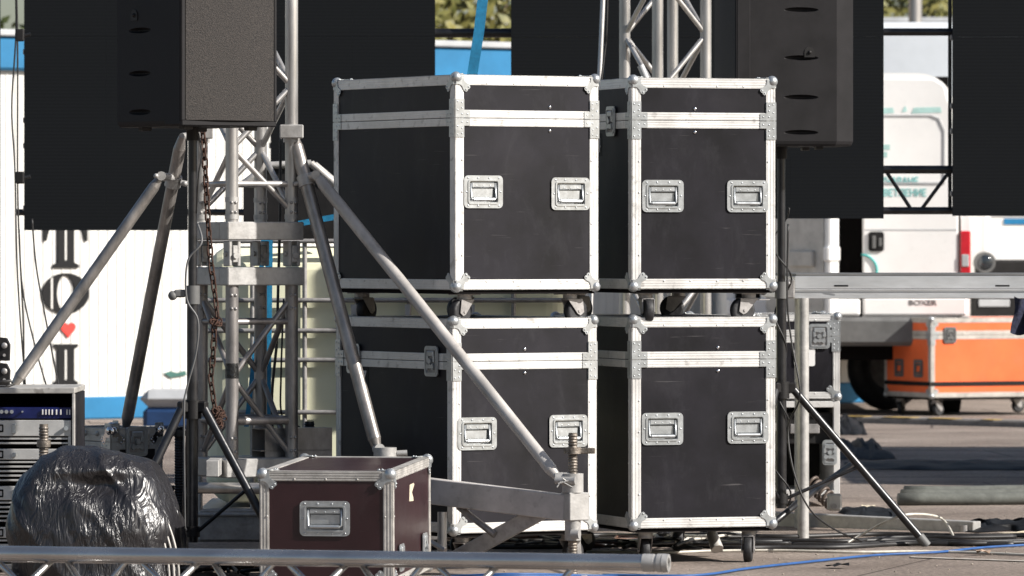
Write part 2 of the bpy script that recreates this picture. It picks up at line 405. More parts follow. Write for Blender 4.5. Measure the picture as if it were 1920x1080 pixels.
# kerb with yellow paint behind the cases
kz = MB()
ka, kb = G(1560, 792), G(2100, 806)
dk = (kb - ka).normalized(); nk = Vector((-dk.y, dk.x, 0))
T = Matrix(((dk.x, nk.x, 0, ka.x), (dk.y, nk.y, 0, ka.y), (0, 0, 1, 0), (0, 0, 0, 1)))
kz.rbox(-1, 4, 0, .18, -.05, .045, .012, T)
k = kz.build('kerb', mat('kerb_stone', (.24, .22, .20), .85, 0, .2, 9, .3, 50)); kind(k, 'structure')
yl = MB()
x = .1
while x < 3.2:
    L_ = random.uniform(.10, .34); yl.box(x, x + L_, .004, .10, .0455, .0475, T); x += L_ + random.uniform(.12, .42)
kind(yl.build('kerb_paint', M['yellow']), 'structure')
rm = MB(); a, b = G(1708, 1046), G(1960, 1055)
rm.add([a + Vector((0, -.03, .004)), b + Vector((0, -.03, .004)), b + Vector((0, .05, .004)), a + Vector((0, .05, .004))], [(0, 1, 2, 3)])
kind(rm.build('road_marking', mat('worn_line', (.5, .47, .42), .85, 0, .3, 20, col2=(.22, .18, .15))), 'structure')
# second ragged pale line farther off
rm = MB(); a, b = G(1575, 843), G(2000, 846)
rm.add([a + Vector((0, 0, .004)), b + Vector((0, 0, .004)), b + Vector((0, .12, .004)), a + Vector((0, .12, .004))], [(0, 1, 2, 3)])
kind(rm.build('road_marking', bpy.data.materials['worn_line']), 'structure')

# ------------------------------------------------------------------ kiosk building
kth = R(37); K0 = P(-70, YH, 41.3); K0.z = 0
kio = thing('kiosk_cabin', 'long white kiosk cabin with blue fascia and black lettering behind the screens', 'kiosk', K0, kth)
KL = 8.3; KH = 2.48
MB().box(0, KL, 0, 2.4, .16, KH).build('wall', M['kiosk'], kio)
rb = MB(); x = .12
while x < KL - .05:
    rb.rbox(x, x + .012, -.006, .0, .17, KH - .01, .003); x += .078
rb.build('wall_rib', M['kiosk'], kio)
MB().rbox(-.05, KL + .05, -.06, 2.45, KH, KH + .24, .02).build('fascia', M['blue'], kio)
MB().rbox(-.08, KL + .08, -.09, 2.5, KH + .24, KH + .29, .01).build('roof_edge', M['lgrey'], kio)
MB().rbox(-.02, KL + .02, -.03, 2.4, .0, .16, .01).build('skirting', M['blue'], kio)
# kiosk letter placement: local x from a picture column
def kx(px):
    # solve K0 + t*(cos,sin) on column px
    c, s = math.cos(kth), math.sin(kth); k_ = (px - 960) / F
    return (k_ * K0.y - K0.x) / (c - k_ * s)
def kz_(px, py):
    Y = K0.y + kx(px) * math.sin(kth); return H + (YH - py) * Y / F
def kp(px, py): return (kx(px), kz_(px, py))
def kprism(name, pts, m, th=.012, off=.006):
    pl = [kp(*p) for p in pts]
    return MB().prism(pl, (0, -off, 0), (1, 0, 0), (0, 0, 1), th).build(name, m, kio)
kprism('letter', [(80, 400), (162, 400), (162, 452), (158, 452), (150, 425), (137, 418), (137, 492), (146, 497), (146, 502), (97, 502), (97, 497), (106, 492), (106, 418), (92, 425), (85, 452), (80, 452)], M['ink'])
kprism('letter_inline', [(119, 430), (122, 430), (122, 488), (119, 488)], M['kiosk'], .002, .0185)
cx_, cz_ = kp(121, 550)
rx_ = (kx(165) - kx(77)) / 2; rz_ = (kz_(121, 512) - kz_(121, 588)) / 2
MB().ring(ell(rx_, rz_, 40, cx_, cz_), ell(rx_ * .37, rz_ * .9, 40, cx_, cz_), (0, -.006, 0), (1, 0, 0), (0, 0, 1), .012).build('letter', M['ink'], kio)
kprism('letter_inline', [(93, 522), (96, 520), (96, 580), (93, 578)], M['kiosk'], .002, .0185)
kprism('letter', [(99, 645), (144, 645), (144, 650), (137, 655), (137, 712), (144, 716), (144, 721), (99, 721), (99, 716), (106, 712), (106, 655), (99, 650)], M['ink'])
kprism('letter_inline', [(119, 656), (122, 656), (122, 712), (119, 712)], M['kiosk'], .002, .0185)
hp = []
for i in range(28):
    t = 2 * math.pi * i / 28; hx = 16 * math.sin(t) ** 3; hy = 13 * math.cos(t) - 5 * math.cos(2 * t) - 2 * math.cos(3 * t) - math.cos(4 * t)
    hp.append((126 - hx * .86, 617 - hy * 1.02))
kprism('heart', hp, M['red'])
kprism('small_emblem', [(306, 700), (318, 696), (330, 699), (345, 695), (348, 703), (330, 706), (318, 708)], M['emblem'])

# building and trees beyond
bl = thing('brown_building', 'brown rendered building beyond the kiosk, left edge of the picture', 'building', (-16, 75, 0))
MB().box(-4, 6, 0, 8, 0, 9).build('wall', M['wall'], bl)
MB().rbox(-4.2, 6.2, -.3, 8.2, 9, 9.3, .05).build('roof', M['grey'], bl)
for i, zx in enumerate((-1.5, 1.5, 4)):
    wn = MB().rbox(zx - .6, zx + .6, -.06, .02, 5.2, 6.6, .02).build('window', M['lgrey'], bl)
    MB().box(zx - .5, zx + .5, -.07, -.062, 5.3, 6.5).build('pane', M['glass'], wn)
bl = thing('low_beige_building', 'long low beige building beyond the box truck', 'building', (5, 78, 0))
MB().box(-7, 9, 0, 6, 0, 4.05).build('wall', mat('beige_wall', (.5, .44, .36), .85, 0, .1, 2, .1, 20), bl)
MB().rbox(-7.2, 9.2, -.3, 6.2, 4.05, 4.25, .05).build('roof', M['lgrey'], bl)

def tree(x, y, h, rad, leafm, label, seed):
    rnd = random.Random(seed)
    t = thing('tree', label, 'tree', (x, y, 0), 0, 'trees beyond the stage area')
    tr = MB().tube((0, 0, 0), (.1, 0, h * .45), .18, 10, .11)
    cl = []
    for i in range(9):
        a = rnd.uniform(0, 6.28); e = rnd.uniform(.2, 1.2); L_ = rad * rnd.uniform(.5, .9)
        q = Vector((.1 + L_ * math.cos(a) * math.cos(e), L_ * math.sin(a) * math.cos(e), h * .45 + L_ * math.sin(e) * 1.3))
        tr.tube((.1, 0, h * .40), q, .07, 6, .02); cl.append(q)
    tr.build('trunk', M['trunk'], t)
    lf = MB()
    for i in range(60): cl.append(Vector((rnd.gauss(0, rad * .5), rnd.gauss(0, rad * .5), h * .55 + rnd.gauss(0, h * .2))))
    for q in cl:
        for k in range(75):
            p = q + Vector((rnd.gauss(0, .3), rnd.gauss(0, .3), rnd.gauss(0, .26)))
            u = Vector((rnd.gauss(0, 1), rnd.gauss(0, 1), rnd.gauss(0, 1))).normalized() * rnd.uniform(.05, .11); v = u.orthogonal().normalized() * u.length * .6
            lf.add([p - u, p + v, p + u, p - v], [(0, 1, 2, 3)])
    lf.build('crown', leafm, t)
tree(-.6, 66, 5.6, 1.8, M['leafy'], 'yellowing tree showing between the two middle screens', 1)
tree(5.1, 84, 7.0, 2.0, M['leafy'], 'yellow tree showing above the box truck roof', 2)
tree(6.9, 86, 6.6, 2.0, M['leaf'], 'dark green tree right of the lamp post above the truck', 3)
tree(-3.2, 70, 6.2, 2.2, M['leaf'], 'dark green tree behind the left middle screen', 4)
lp = thing('lamp_post', 'pale metal lamp post standing behind the box truck', 'lamp post', P(1716, YH, 70) * 1)
lp.location.z = 0
MB().tube((0, 0, 0), (0, 0, 6), .09, 12, .075).build('pole', M['alu'], lp)
MB().tube((0, 0, 6), (-1.0, 0, 6.3), .04, 8).build('arm', M['alu'], lp)
MB().rbox(-1.5, -.95, -.12, .12, 6.24, 6.36, .03).build('lamp_head', M['grey'], lp)

# box truck behind the van
bt = thing('box_truck', 'pale grey box truck parked behind the white van', 'truck', (P(1600, YH, 52).x, 51, 0), R(0))
MB().rbox(0, 2.35, 0, 6, .85, 3.18, .05).build('cargo_box', mat('pale_grey_box', (.60, .63, .66), .5, 0, .05, 2), bt)
MB().rbox(.05, 2.30, 6.05, 7.8, .5, 2.6, .15).build('cab', M['white'], bt)
MB().box(.2, 2.15, .1, 7.6, .55, .85).build('chassis', M['dark'], bt)
for (xx, yy) in ((.15, 1.2), (2.0, 1.2), (.15, 6.9), (2.0, 6.9)):
    wl = MB().tube((xx, yy, .45), (xx + .25, yy, .45), .45, 24).build('wheel', M['rubber'], bt)
    MB().tube((xx - .01, yy, .45), (xx + .26, yy, .45), .22, 16).build('rim', M['steel'], wl)

# ------------------------------------------------------------------ white van (rear view, left door open)
VY = 43.0; vk = VY / F
VX = (1362 - 960) * vk
van = thing('white_van', 'white high roof van seen from behind with its left rear door open', 'van', (VX, VY, 0))
def vx(px): return (px - 1362) * vk
def vz(py): return H + (YH - py) * vk
VW = vx(1818)
def vsec(w0, top, bot, r, n=6):
    pl = [(0, bot), (w0, bot)]
    pl.append((w0 * 1.0, bot + (top - bot) * .45))
    for k in range(n + 1):
        t = R(90 * k / n); pl.append((w0 - .12 - r + r * math.cos(t), top - r * .9 + r * .9 * math.sin(t)))
    for k in range(n + 1):
        t = R(90 + 90 * k / n); pl.append((.12 + r + r * math.cos(t), top - r * .9 + r * .9 * math.sin(t)))
    pl.append((0, bot + (top - bot) * .45)); return pl
so_ = vsec(VW, vz(137), .55, .26)
si_ = [(VW / 2 + (a - VW / 2) * .93, 1.35 + (b - 1.35) * .94) for a, b in so_]
MB().ring(so_, si_, (0, 4.0, 0), (1, 0, 0), (0, 0, 1), 4.0).build('body', M['white'], van)
MB().box(.1, VW - .1, .75, .80, .64, 2.5).box(.08, VW - .08, .05, 3.9, .60, .64).build('hold_shade_panel', M['dark'], van)  # dark panels just inside the doors stand in for the hold's shade
MB().prism([(y_, z_) for y_, z_ in [(4.0, .5), (5.4, .5), (5.45, 1.1), (4.9, 1.3), (4.4, 2.1), (4.0, 2.35)]][::-1], (VW, 0, 0), (0, 1, 0), (0, 0, 1), -VW).build('cab', M['white'], van)
# right door, closed
dx0, dx1 = vx(1617), vx(1796)
dp = [(dx0, .62), (dx1, .62), (dx1, vz(330)), (dx1 - .02, vz(240)), (dx1 - .10, vz(160)), (dx1 - .18, vz(148)), (dx0, vz(146))]
dr = MB().prism(dp, (0, 0, 0), (1, 0, 0), (0, 0, 1), .045).build('rear_door', M['white'], van, bevel=.012)
wp = [(dx0 + .06, vz(345)), (dx1 - .10, vz(345)), (dx1 - .10, vz(245)), (dx1 - .14, vz(222)), (dx1 - .20, vz(216)), (dx0 + .06, vz(216))]
wc = [(sum(p[0] for p in wp) / 6, sum(p[1] for p in wp) / 6)][0]
wi = [(wc[0] + (a - wc[0]) * .96, wc[1] + (b - wc[1]) * .96) for a, b in wp]
MB().ring(wp, wi, (0, -.045, 0), (1, 0, 0), (0, 0, 1), .008).build('panel_line', M['lgrey'], dr)
MB().box(dx0 + .01, dx1 - .01, -.0475, -.0455, vz(432), vz(430)).build('panel_line', M['lgrey'], dr)
hn = MB().prism(rrect(vx(1657) - vx(1628), vz(435) - vz(472), .02, 4, vx(1642), vz(453)), (0, -.046, 0), (1, 0, 0), (0, 0, 1), .012).build('handle', M['blackp'], dr)
MB().rbox(vx(1634), vx(1641), -.075, -.06, vz(466), vz(442), .004).rbox(vx(1646), vx(1652), -.075, -.06, vz(462), vz(446), .004).build('lever', M['grey'], hn)
text('ОЗВУЧАВАНЕ', .075, M['teal'], dr, 'lettering', Matrix.Translation((vx(1722), -.048, vz(346))) @ FRONT, .001, .001, .80, 'RIGHT')
text('ОСВЕТЛЕНИЕ', .075, M['teal'], dr, 'lettering', Matrix.Translation((vx(1737), -.048, vz(368))) @ FRONT, .001, .001, .80, 'RIGHT')
sw = MB()
for (xa, xb, za) in ((1650, 1676, 208), (1690, 1700, 205), (1708, 1765, 207)):
    sw.prism([(vx(xa), vz(za + 6)), (vx(xb), vz(za + 4)), (vx(xb) - .01, vz(za - 6)), (vx(xa) + .02, vz(za - 5))], (0, -.0455, 0), (1, 0, 0), (0, 0, 1), .002)
for (xa, xb, za) in ((1650, 1668, 276), (1650, 1663, 290)):
    sw.prism([(vx(xa), vz(za + 5)), (vx(xb), vz(za + 5)), (vx(xb), vz(za - 5)), (vx(xa), vz(za - 5))], (0, -.0455, 0), (1, 0, 0), (0, 0, 1), .002)
sw.build('teal_stripe', mat('pale_teal', (.45, .68, .64), .5), dr)
ar = [(vx(1614) + .115 * math.cos(R(a_)), -.052, vz(507) + .115 * math.sin(R(a_))) for a_ in range(-80, 91, 10)]
MB().path(ar, .008, 6).build('ring_emblem', mat('teal_ring', (.02, .45, .42), .5), dr)
# left door, open towards the camera
dl = empty('rear_door', (vx(1432), 0, 0), R(-52)); dl.parent = van
dlw = .78
dlb = MB().prism([(0, .62), (dlw, .62), (dlw, vz(150)), (.12, vz(150)), (0, vz(240))], (0, .02, 0), (1, 0, 0), (0, 0, 1), .05)
dlb.build('door_panel', M['white'], dl)
dlt = MB().prism(rrect(dlw - .14, vz(170) - .75, .05, 4, dlw / 2, (vz(170) + .75) / 2), (0, -.031, 0), (1, 0, 0), (0, 0, 1), .008)
dlt.rbox(.35, .62, -.07, -.035, vz(500), vz(470), .01)
dlt.build('inner_trim', mat('door_trim', (.52, .50, .46), .6), dl)
MB().rbox(dlw - .03, dlw + .02, -.06, .04, .7, vz(180), .012).rbox(dlw - .03, dlw + .035, -.085, .04, vz(490), vz(462), .012).build('door_edge', M['white'], dl)
for s_, xx in ((1, vx(1799)), (-1, .0)):
    tl = MB().rbox(xx, xx + vx(1819) - vx(1799), -.06, .02, vz(517), vz(433), .01).build('tail_lamp', M['redglass'], van)
    MB().rbox(xx + .012, xx + .065, -.068, -.058, vz(500), vz(477), .006).build('lens', M['lgrey'], tl)
MB().rbox(vx(1617), vx(1812), -.075, 0, vz(592), vz(557), .015).rbox(0, vx(1612), -.075, -.03, vz(592), vz(560), .015).build('sill_panel', M['white'], van)
text('BOXER', .052, M['grey'], van, 'lettering', Matrix.Translation((vx(1702), -.077, vz(572))) @ FRONT, .001, .001, 1.25)
MB().rbox(-.02, VW + .02, -.16, .02, vz(648), vz(594), .03).build('bumper', M['grey'], van)
MB().box(.1, VW - .1, .1, 3.9, .40, .58).build('chassis', M['dark'], van)
for (xx, yy) in ((.02, .75), (VW - .24, .75), (.02, 4.3), (VW - .24, 4.3)):
    wl = MB().tube((xx, yy, .33), (xx + .22, yy, .33), .33, 28).build('wheel', M['rubber'], van)
    MB().tube((xx - .008, yy, .33), (xx + .228, yy, .33), .2, 20).build('rim', M['steel'], wl)
# spare wheel seen low under the van
spw = G(1659, 768)
sw = thing('spare_wheel', 'black spare wheel standing under the van bumper behind the orange case', 'wheel', (spw.x, spw.y - .25, 0), R(25))
tp = [(.105, .0 + .19), (.105, .19)]
ty = MB()
for i in range(28):
    pass
ty.path([(0.24 * math.cos(2 * math.pi * i / 28), 0, .33 + .24 * math.sin(2 * math.pi * i / 28)) for i in range(28)], .088, 12, True)
ty.build('tyre', M['rubber'], sw)
MB().tube((0, -.05, .33), (0, .05, .33), .17, 24).build('rim', M['steel'], sw)

tr0 = thing('unseen_shadow_trailer', 'unseen grey box trailer added beyond the platform to shade the asphalt', 'trailer', (4.6, 29.6, 0))  # out of view, added to throw the long shadow across the asphalt
MB().rbox(0, 2.0, 0, 5.6, .45, 2.0, .04).build('box_body', M['lgrey'], tr0)
MB().box(.3, 1.7, .1, 5.5, .30, .449).build('chassis', M['grey'], tr0)
for (xx, yy) in ((.05, 2.2), (1.75, 2.2), (.05, 3.2), (1.75, 3.2)):
    wl = MB().tube((xx, yy, .3), (xx + .2, yy, .3), .3, 24).build('wheel', M['rubber'], tr0)
    MB().tube((xx - .008, yy, .3), (xx + .208, yy, .3), .17, 16).build('rim', M['steel'], wl)
MB().tube((1, 5.5, .38), (1, 6.9, .38), .04, 8).build('drawbar', M['grey'], tr0)
# white pickup at the right edge
pk = thing('white_minibus', 'white minibus with dark bumper partly seen behind the orange case', 'minibus', (P(1822, YH, 47).x, 47, 0), R(6))
kk = 47 / F
def pz(py): return H + (YH - py) * kk
pb = MB().rbox(0, 1.75, 0, 4.4, .50, pz(352), .10); pb.build('body', M['white'], pk, bevel=.02)
MB().rbox(.2, 1.55, -.03, .02, pz(402), pz(362), .01).build('windscreen', M['glass'], pk)
MB().rbox(.02, 1.73, -.05, .0, pz(520), pz(487), .02).build('grille', M['blackp'], pk)
MB().rbox(-.02, 1.77, -.14, -.02, pz(600), pz(545), .03).build('bumper', M['blackp'], pk)
MB().rbox(.03, .28, -.15, -.13, pz(575), pz(561), .004).build('number_plate', M['lgrey'], pk)
for xx in (.10, 1.60):
    hl = MB().tube((xx, -.06, pz(492)), (xx, .02, pz(492)), .085, 20).build('headlight', M['grey'], pk)
    MB().sphere((xx, -.06, pz(492)), .062, 14, 8, (1, .3, 1)).build('lens', M['glass'], hl)
MB().rbox(.26, 1.6, -.012, .0, pz(421), pz(410), .003).build('blue_stripe', M['blue'], pk)
for (xx, yy) in ((.02, .75), (1.53, .75), (.02, 3.4), (1.53, 3.4)):
    wl = MB().tube((xx, yy, .33), (xx + .2, yy, .33), .33, 24).build('wheel', M['rubber'], pk)
    MB().tube((xx - .008, yy, .33), (xx + .208, yy, .33), .19, 16).build('rim', M['steel'], wl)

# low covered bin by the kiosk
cb = thing('covered_bin', 'blurred dark blue bin with grey lid against the kiosk foot', 'bin', G(312, 806))
MB().rbox(-.16, .22, 0, .4, 0, .15, .03).build('bin_body', mat('navy_plastic', (.01, .04, .12), .5), cb)
MB().rbox(-.18, .24, -.02, .42, .15, .27, .06).build('lid', M['lgrey'], cb)

# ------------------------------------------------------------------ LED screens
SY = 30.0
def screen(x0, x1, ybot, label, cols, Y=SY, ytop=-300):
    a = P(x0, ybot, Y); b = P(x1, ytop, Y)
    r = thing('led_screen', label, 'led screen', (a.x, Y, a.z), 0, 'black led screens hung across the back')
    w_ = b.x - a.x; h = b.z - a.z; zs = [0, P(0, 69, Y).z - a.z, h]
    for i in range(cols):
        for j in range(2):
            q = MB().rbox(w_ * i / cols + .0002, w_ * (i + 1) / cols - .0002, 0, .022, zs[j] + .0004, zs[j + 1] - .0004, .0003).build('cabinet', M['led'], r)
            MB().rbox(w_ * i / cols + .012, w_ * (i + 1) / cols - .012, .022, .085, zs[j] + .015, zs[j + 1] - .015, .005).build('housing', M['blackp'], q)
    for xx in ((0,) if x0 != 958 else ()):
        for zz in (.10, .42, .55, .9, 1.5):
            MB().rbox(xx - .008, xx + .008, .025, .06, zz, zz + .028, .003).build('locking_lug', M['steel'], r)
    return r
screen(45, 352, 432, 'leftmost black led screen, hung above the black kiosk letters', 2)
screen(507, 816, 432, 'black led screen behind the left truss tower and left flight cases', 2)
screen(958, 1657, 410, 'wide black led screen behind the right truss tower and right loudspeaker', 4)
screen(1786, 2160, 405, 'rightmost black led screen, cut by the right edge of the picture', 2)
# support lattice behind the screens
sr = thing('screen_support_frame', 'dark tube lattice holding the led screens from behind', 'frame', P(0, YH, SY + .12))
FY = SY + .14
def lat(name, a, b, r, m=M['blackm']): MB().tube(P(*a, FY), P(*b, FY), r, 10).build(name, m, sr, world=True)
for yy in (-280, 60, 395): 
    lat('horizontal_tube', (30, yy + (3 if yy > 0 else 0)), (820, yy + 3), .018)
    lat('horizontal_tube', (940, yy), (2150, yy), .020)
lat('horizontal_tube', (1640, 318), (1800, 318), .022)
lat('horizontal_tube', (800, 62), (970, 62), .024)
for xx in (1781,): lat('vertical_tube', (xx, 400), (xx, -280), .010)
for (a, b) in (((1662, 322), (1708, 392)), ((1780, 322), (1728, 392)), ((1500, 322), (1560, 392))): lat('diagonal_tube', a, b, .010)
for xx in (400, 1250): lat('vertical_tube', (xx if xx > 900 else 560, 400), (xx if xx > 900 else 560, -280), .018)
for xx in (-10, 2180):
    q = P(xx, YH, FY)
    MB().tube((q.x, FY, 0), (q.x, FY, 3.4), .03, 12).build('upright', M['blackm'], sr, world=True)
MB().tube(P(-10, -290, FY), P(2180, -290, FY), .03, 12).build('top_tube', M['blackm'], sr, world=True)
# cables down the left screen's edge
def cable(name, pts, r, m, label, cat='cable', group=None, sub=6):
    # smooth Catmull-Rom through points
    pts = [Vector(p) for p in pts]; out = []
    for i in range(len(pts) - 1):
        p0 = pts[max(i - 1, 0)]; p1 = pts[i]; p2 = pts[i + 1]; p3 = pts[min(i + 2, len(pts) - 1)]
        for k in range(sub):
            t = k / sub
            out.append(.5 * ((2 * p1) + (-p0 + p2) * t + (2 * p0 - 5 * p1 + 4 * p2 - p3) * t * t + (-p0 + 3 * p1 - 3 * p2 + p3) * t ** 3))
    out.append(pts[-1])
    mb = MB().path(out, r, 7)
    return single(mb, name, m, label, cat, group, origin=out[0].copy())
Yc = 28.6
for i, (pp, lb) in enumerate(((((28, -60), (30, 60), (22, 200), (28, 320), (33, 520), (48, 730)), 'thin black cable hanging along the screen left edge, nearest the picture edge'),
                     (((30, -60), (33, 100), (33, 330), (36, 450), (44, 620), (44, 740)), 'black power cable hanging straight beside the leftmost screen'),
                     (((60, 410), (68, 500), (86, 600), (112, 735)), 'slack black cable drooping from the leftmost screen past the letters'),
                     (((36, 430), (42, 540), (66, 650), (92, 740)), 'thin black cable slanting from the leftmost screen corner across the white wall'))):
    cable('hanging_cable', [P(a, b, Yc - i * .03) for a, b in pp], .0045, M['cable'], lb, 'cable', 'cables hanging at the leftmost screen')
for yy, lb in ((68, 'upper'), (335, 'lower')):
    q = P(34, yy, 28.5)
    o = thing('cable_connector', f'{lb} black connector on the cable beside the leftmost screen', 'connector', q)
    MB().rbox(-.012, .03, -.02, .02, -.025, .035, .006).build('shell', M['blackp'], o)
    MB().tube((.02, 0, .0), (.06, 0, .01), .009, 8).build('collar', M['cable'], o)

# ================================================================== flight cases
def onface(face, w_, L_):
    """frame (origin,u,v) of a case face; u runs right, v up, u x v points outward"""
    if face == 'front': return Vector((0, 0, 0)), Vector((1, 0, 0)), Vector((0, 0, 1))       # u x v = -y
    if face == 'left': return Vector((0, L_, 0)), Vector((0, -1, 0)), Vector((0, 0, 1))      # u x v = -x
    if face == 'right': return Vector((w_, 0, 0)), Vector((0, 1, 0)), Vector((0, 0, 1))      # +x
    if face == 'back': return Vector((w_, L_, 0)), Vector((-1, 0, 0)), Vector((0, 0, 1))

LOBE = [(.004, .004), (.038, .004), (.037, .014), (.040, .024), (.047, .031), (.056, .035), (.064, .041), (.066, .049), (.061, .055), (.056, .056), (.055, .061), (.049, .066), (.041, .064), (.035, .056), (.031, .047), (.024, .040), (.014, .037), (.004, .038)]
def fbox(mb, fr, a0, a1, b0, b1, d0, d1, bev=.0008):
    o, u, v = fr; n = u.cross(v)
    T = Matrix(((u.x, v.x, n.x, o.x), (u.y, v.y, n.y, o.y), (u.z, v.z, n.z, o.z), (0, 0, 0, 1)))
    mb.rbox(a0, a1, b0, b1, d0, d1, bev, T)
def rivet(mb, fr, a, b, d, r=.0042):
    o, u, v = fr; n = u.cross(v); c = o + u * a + v * b + n * d
    T = Matrix(((u.x, v.x, n.x, c.x), (u.y, v.y, n.y, c.y), (u.z, v.z, n.z, c.z), (0, 0, 0, 1)))
    mb.sphere((0, 0, 0), r, 8, 6, (1, 1, .55), T)

def handle(root, fr, ca, cb, hw=.170, hh=.122, m=M['zinc']):
    o, u, v = fr; n = u.cross(v); c = o + u * ca + v * cb
    pl = MB().ring(rrect(hw, hh, .017, 4), rrect(hw - .05, hh - .046, .006, 4), c, u, v, .0030)
    pl.ring(rrect(hw - .034, hh - .030, .012, 4), rrect(hw - .046, hh - .042, .006, 4), c + n * .0028, u, v, .0035)
    for sx in (-1, -.33, .33, 1):
        for sy in (-1, 1):
            rivet(pl, (c, u, v), sx * (hw / 2 - .012 - (.006 if abs(sx) == 1 else 0)), sy * (hh / 2 - .010), .003, .0042)
    for sx in (-1, 1): rivet(pl, (c, u, v), sx * (hw / 2 - .011), 0, .003, .0042)
    P_ = pl.build('handle', m, root)
    rc = MB(); f = (c, u, v); a, b = (hw - .05) / 2, (hh - .046) / 2
    fbox(rc, f, -a - .004, a + .004, -b - .004, b + .004, -.026, -.022)
    fbox(rc, f, -a - .004, -a, -b, b, -.022, 0); fbox(rc, f, a, a + .004, -b, b, -.022, 0)
    fbox(rc, f, -a, a, -b - .004, -b, -.022, 0); fbox(rc, f, -a, a, b, b + .004, -.022, 0)
    rc.build('recess', m, P_)
    gp = MB()
    fbox(gp, f, -a + .010, a - .010, b - .024, b - .004, -.012, .002, .003)            # spring flap
    for sx in (-.5, 0, .5): rivet(gp, f, sx * a, b - .016, .002, .003)
    q = lambda aa, bb, dd: c + u * aa + v * bb + n * dd
    gp.path([q(-a + .006, b - .006, -.002), q(-a + .006, -b + .016, .004), q(-a + .012, -b + .010, .005), q(a - .012, -b + .010, .005), q(a - .006, -b + .016, .004), q(a - .006, b - .006, -.002)], .0042, 8)
    gp.tube(q(-a + .014, -b + .011, .005), q(a - .014, -b + .011, .005), .0075, 10)
    fbox(gp, f, -a + .012, a - .012, -b + .018, b - .026, -.010, -.006, .002)
    gp.build('grip', m, P_)

def latch(root, fr, ca, cb, hw=.104, hh=.118, m=M['zinc']):
    o, u, v = fr; n = u.cross(v); c = o + u * ca + v * cb; f = (c, u, v)
    pl = MB().ring(rrect(hw, hh, .016, 4), rrect(hw - .03, hh - .03, .008, 4), c + n * .004, u, v, .004)
    pl.ring(rrect(hw - .018, hh - .018, .012, 4), rrect(hw - .028, hh - .028, .008, 4), c + n * .008, u, v, .003)
    P_ = pl.build('latch', m, root)
    di = MB().prism(rrect(hw - .028, hh - .028, .008, 4), c + n * .0035, u, v, .002); di.build('dish', M['steel'], P_)
    bt_ = MB()
    fbox(bt_, f, -.026, .026, .018, .040, .006, .014, .003)
    fbox(bt_, f, -.030, -.018, -.004, .022, .006, .013, .002); fbox(bt_, f, .018, .030, -.004, .022, .006, .013, .002)
    bt_.prism([(-.030, -.024), (-.022, -.034), (-.008, -.026), (0, -.030), (.008, -.026), (.022, -.034), (.030, -.024), (.024, -.008), (.010, -.014), (0, -.010), (-.010, -.014), (-.024, -.008)], c + n * .006, u, v, .009)
    o2 = c + n * .006
    bt_.tube(o2, o2 + n * .012, .011, 12)
    bt_.build('butterfly', M['zinc'], P_)

def castor(root, x, y, ztop, hgt, rot, wr=.05, brake=False):
    e = empty('castor', (x, y, ztop), rot); e.parent = root
    pl = MB().rbox(-.05, .05, -.04, .04, -.004, 0, .001)
    pl.tube((0, 0, -.004), (0, 0, -.020), .028, 16)
    pl.build('mounting_plate', M['steel'], e)
    wz = -hgt + wr; off = .028
    fk = MB().rbox(-.030, .045, -.0225, .0225, -.026, -.020, .002)
    for s_ in (-1, 1):
        fk.prism([(-.030, -.022), (.045, -.022), (off + .024, wz - .004), (off + .006, wz - .016), (off - .008, wz - .010)], (0, s_ * .0225 + (.002 if s_ > 0 else 0), 0), (1, 0, 0), (0, 0, 1), .002)
    fk.tube((off, -.028, wz), (off, .028, wz), .006, 8)
    if brake: fk.rbox(-.085, -.02, -.018, .018, -.030, -.026, .001)
    fk.build('fork', M['steel'], e)
    wh = MB(); n = 28; pr = [(-.017, wr * .78), (-.016, wr * .93), (-.010, wr), (.010, wr), (.016, wr * .93), (.017, wr * .78)]
    vs = []
    for (yy, rr) in pr:
        for i in range(n):
            t = 2 * math.pi * i / n; vs.append((off + rr * math.cos(t), yy, wz + rr * math.sin(t)))
    fs = [(j * n + i, j * n + (i + 1) % n, (j + 1) * n + (i + 1) % n, (j + 1) * n + i) for j in range(len(pr) - 1) for i in range(n)]
    wh.add(vs, fs, True); wh.add(vs[:n], [tuple(range(n))]); wh.add(vs[-n:], [tuple(range(n))[::-1]])
    w_ = wh.build('wheel', M['rubber'], e)
    MB().tube((off, -.018, wz), (off, .018, wz), wr * .35, 14).build('hub', M['blackp'], w_)

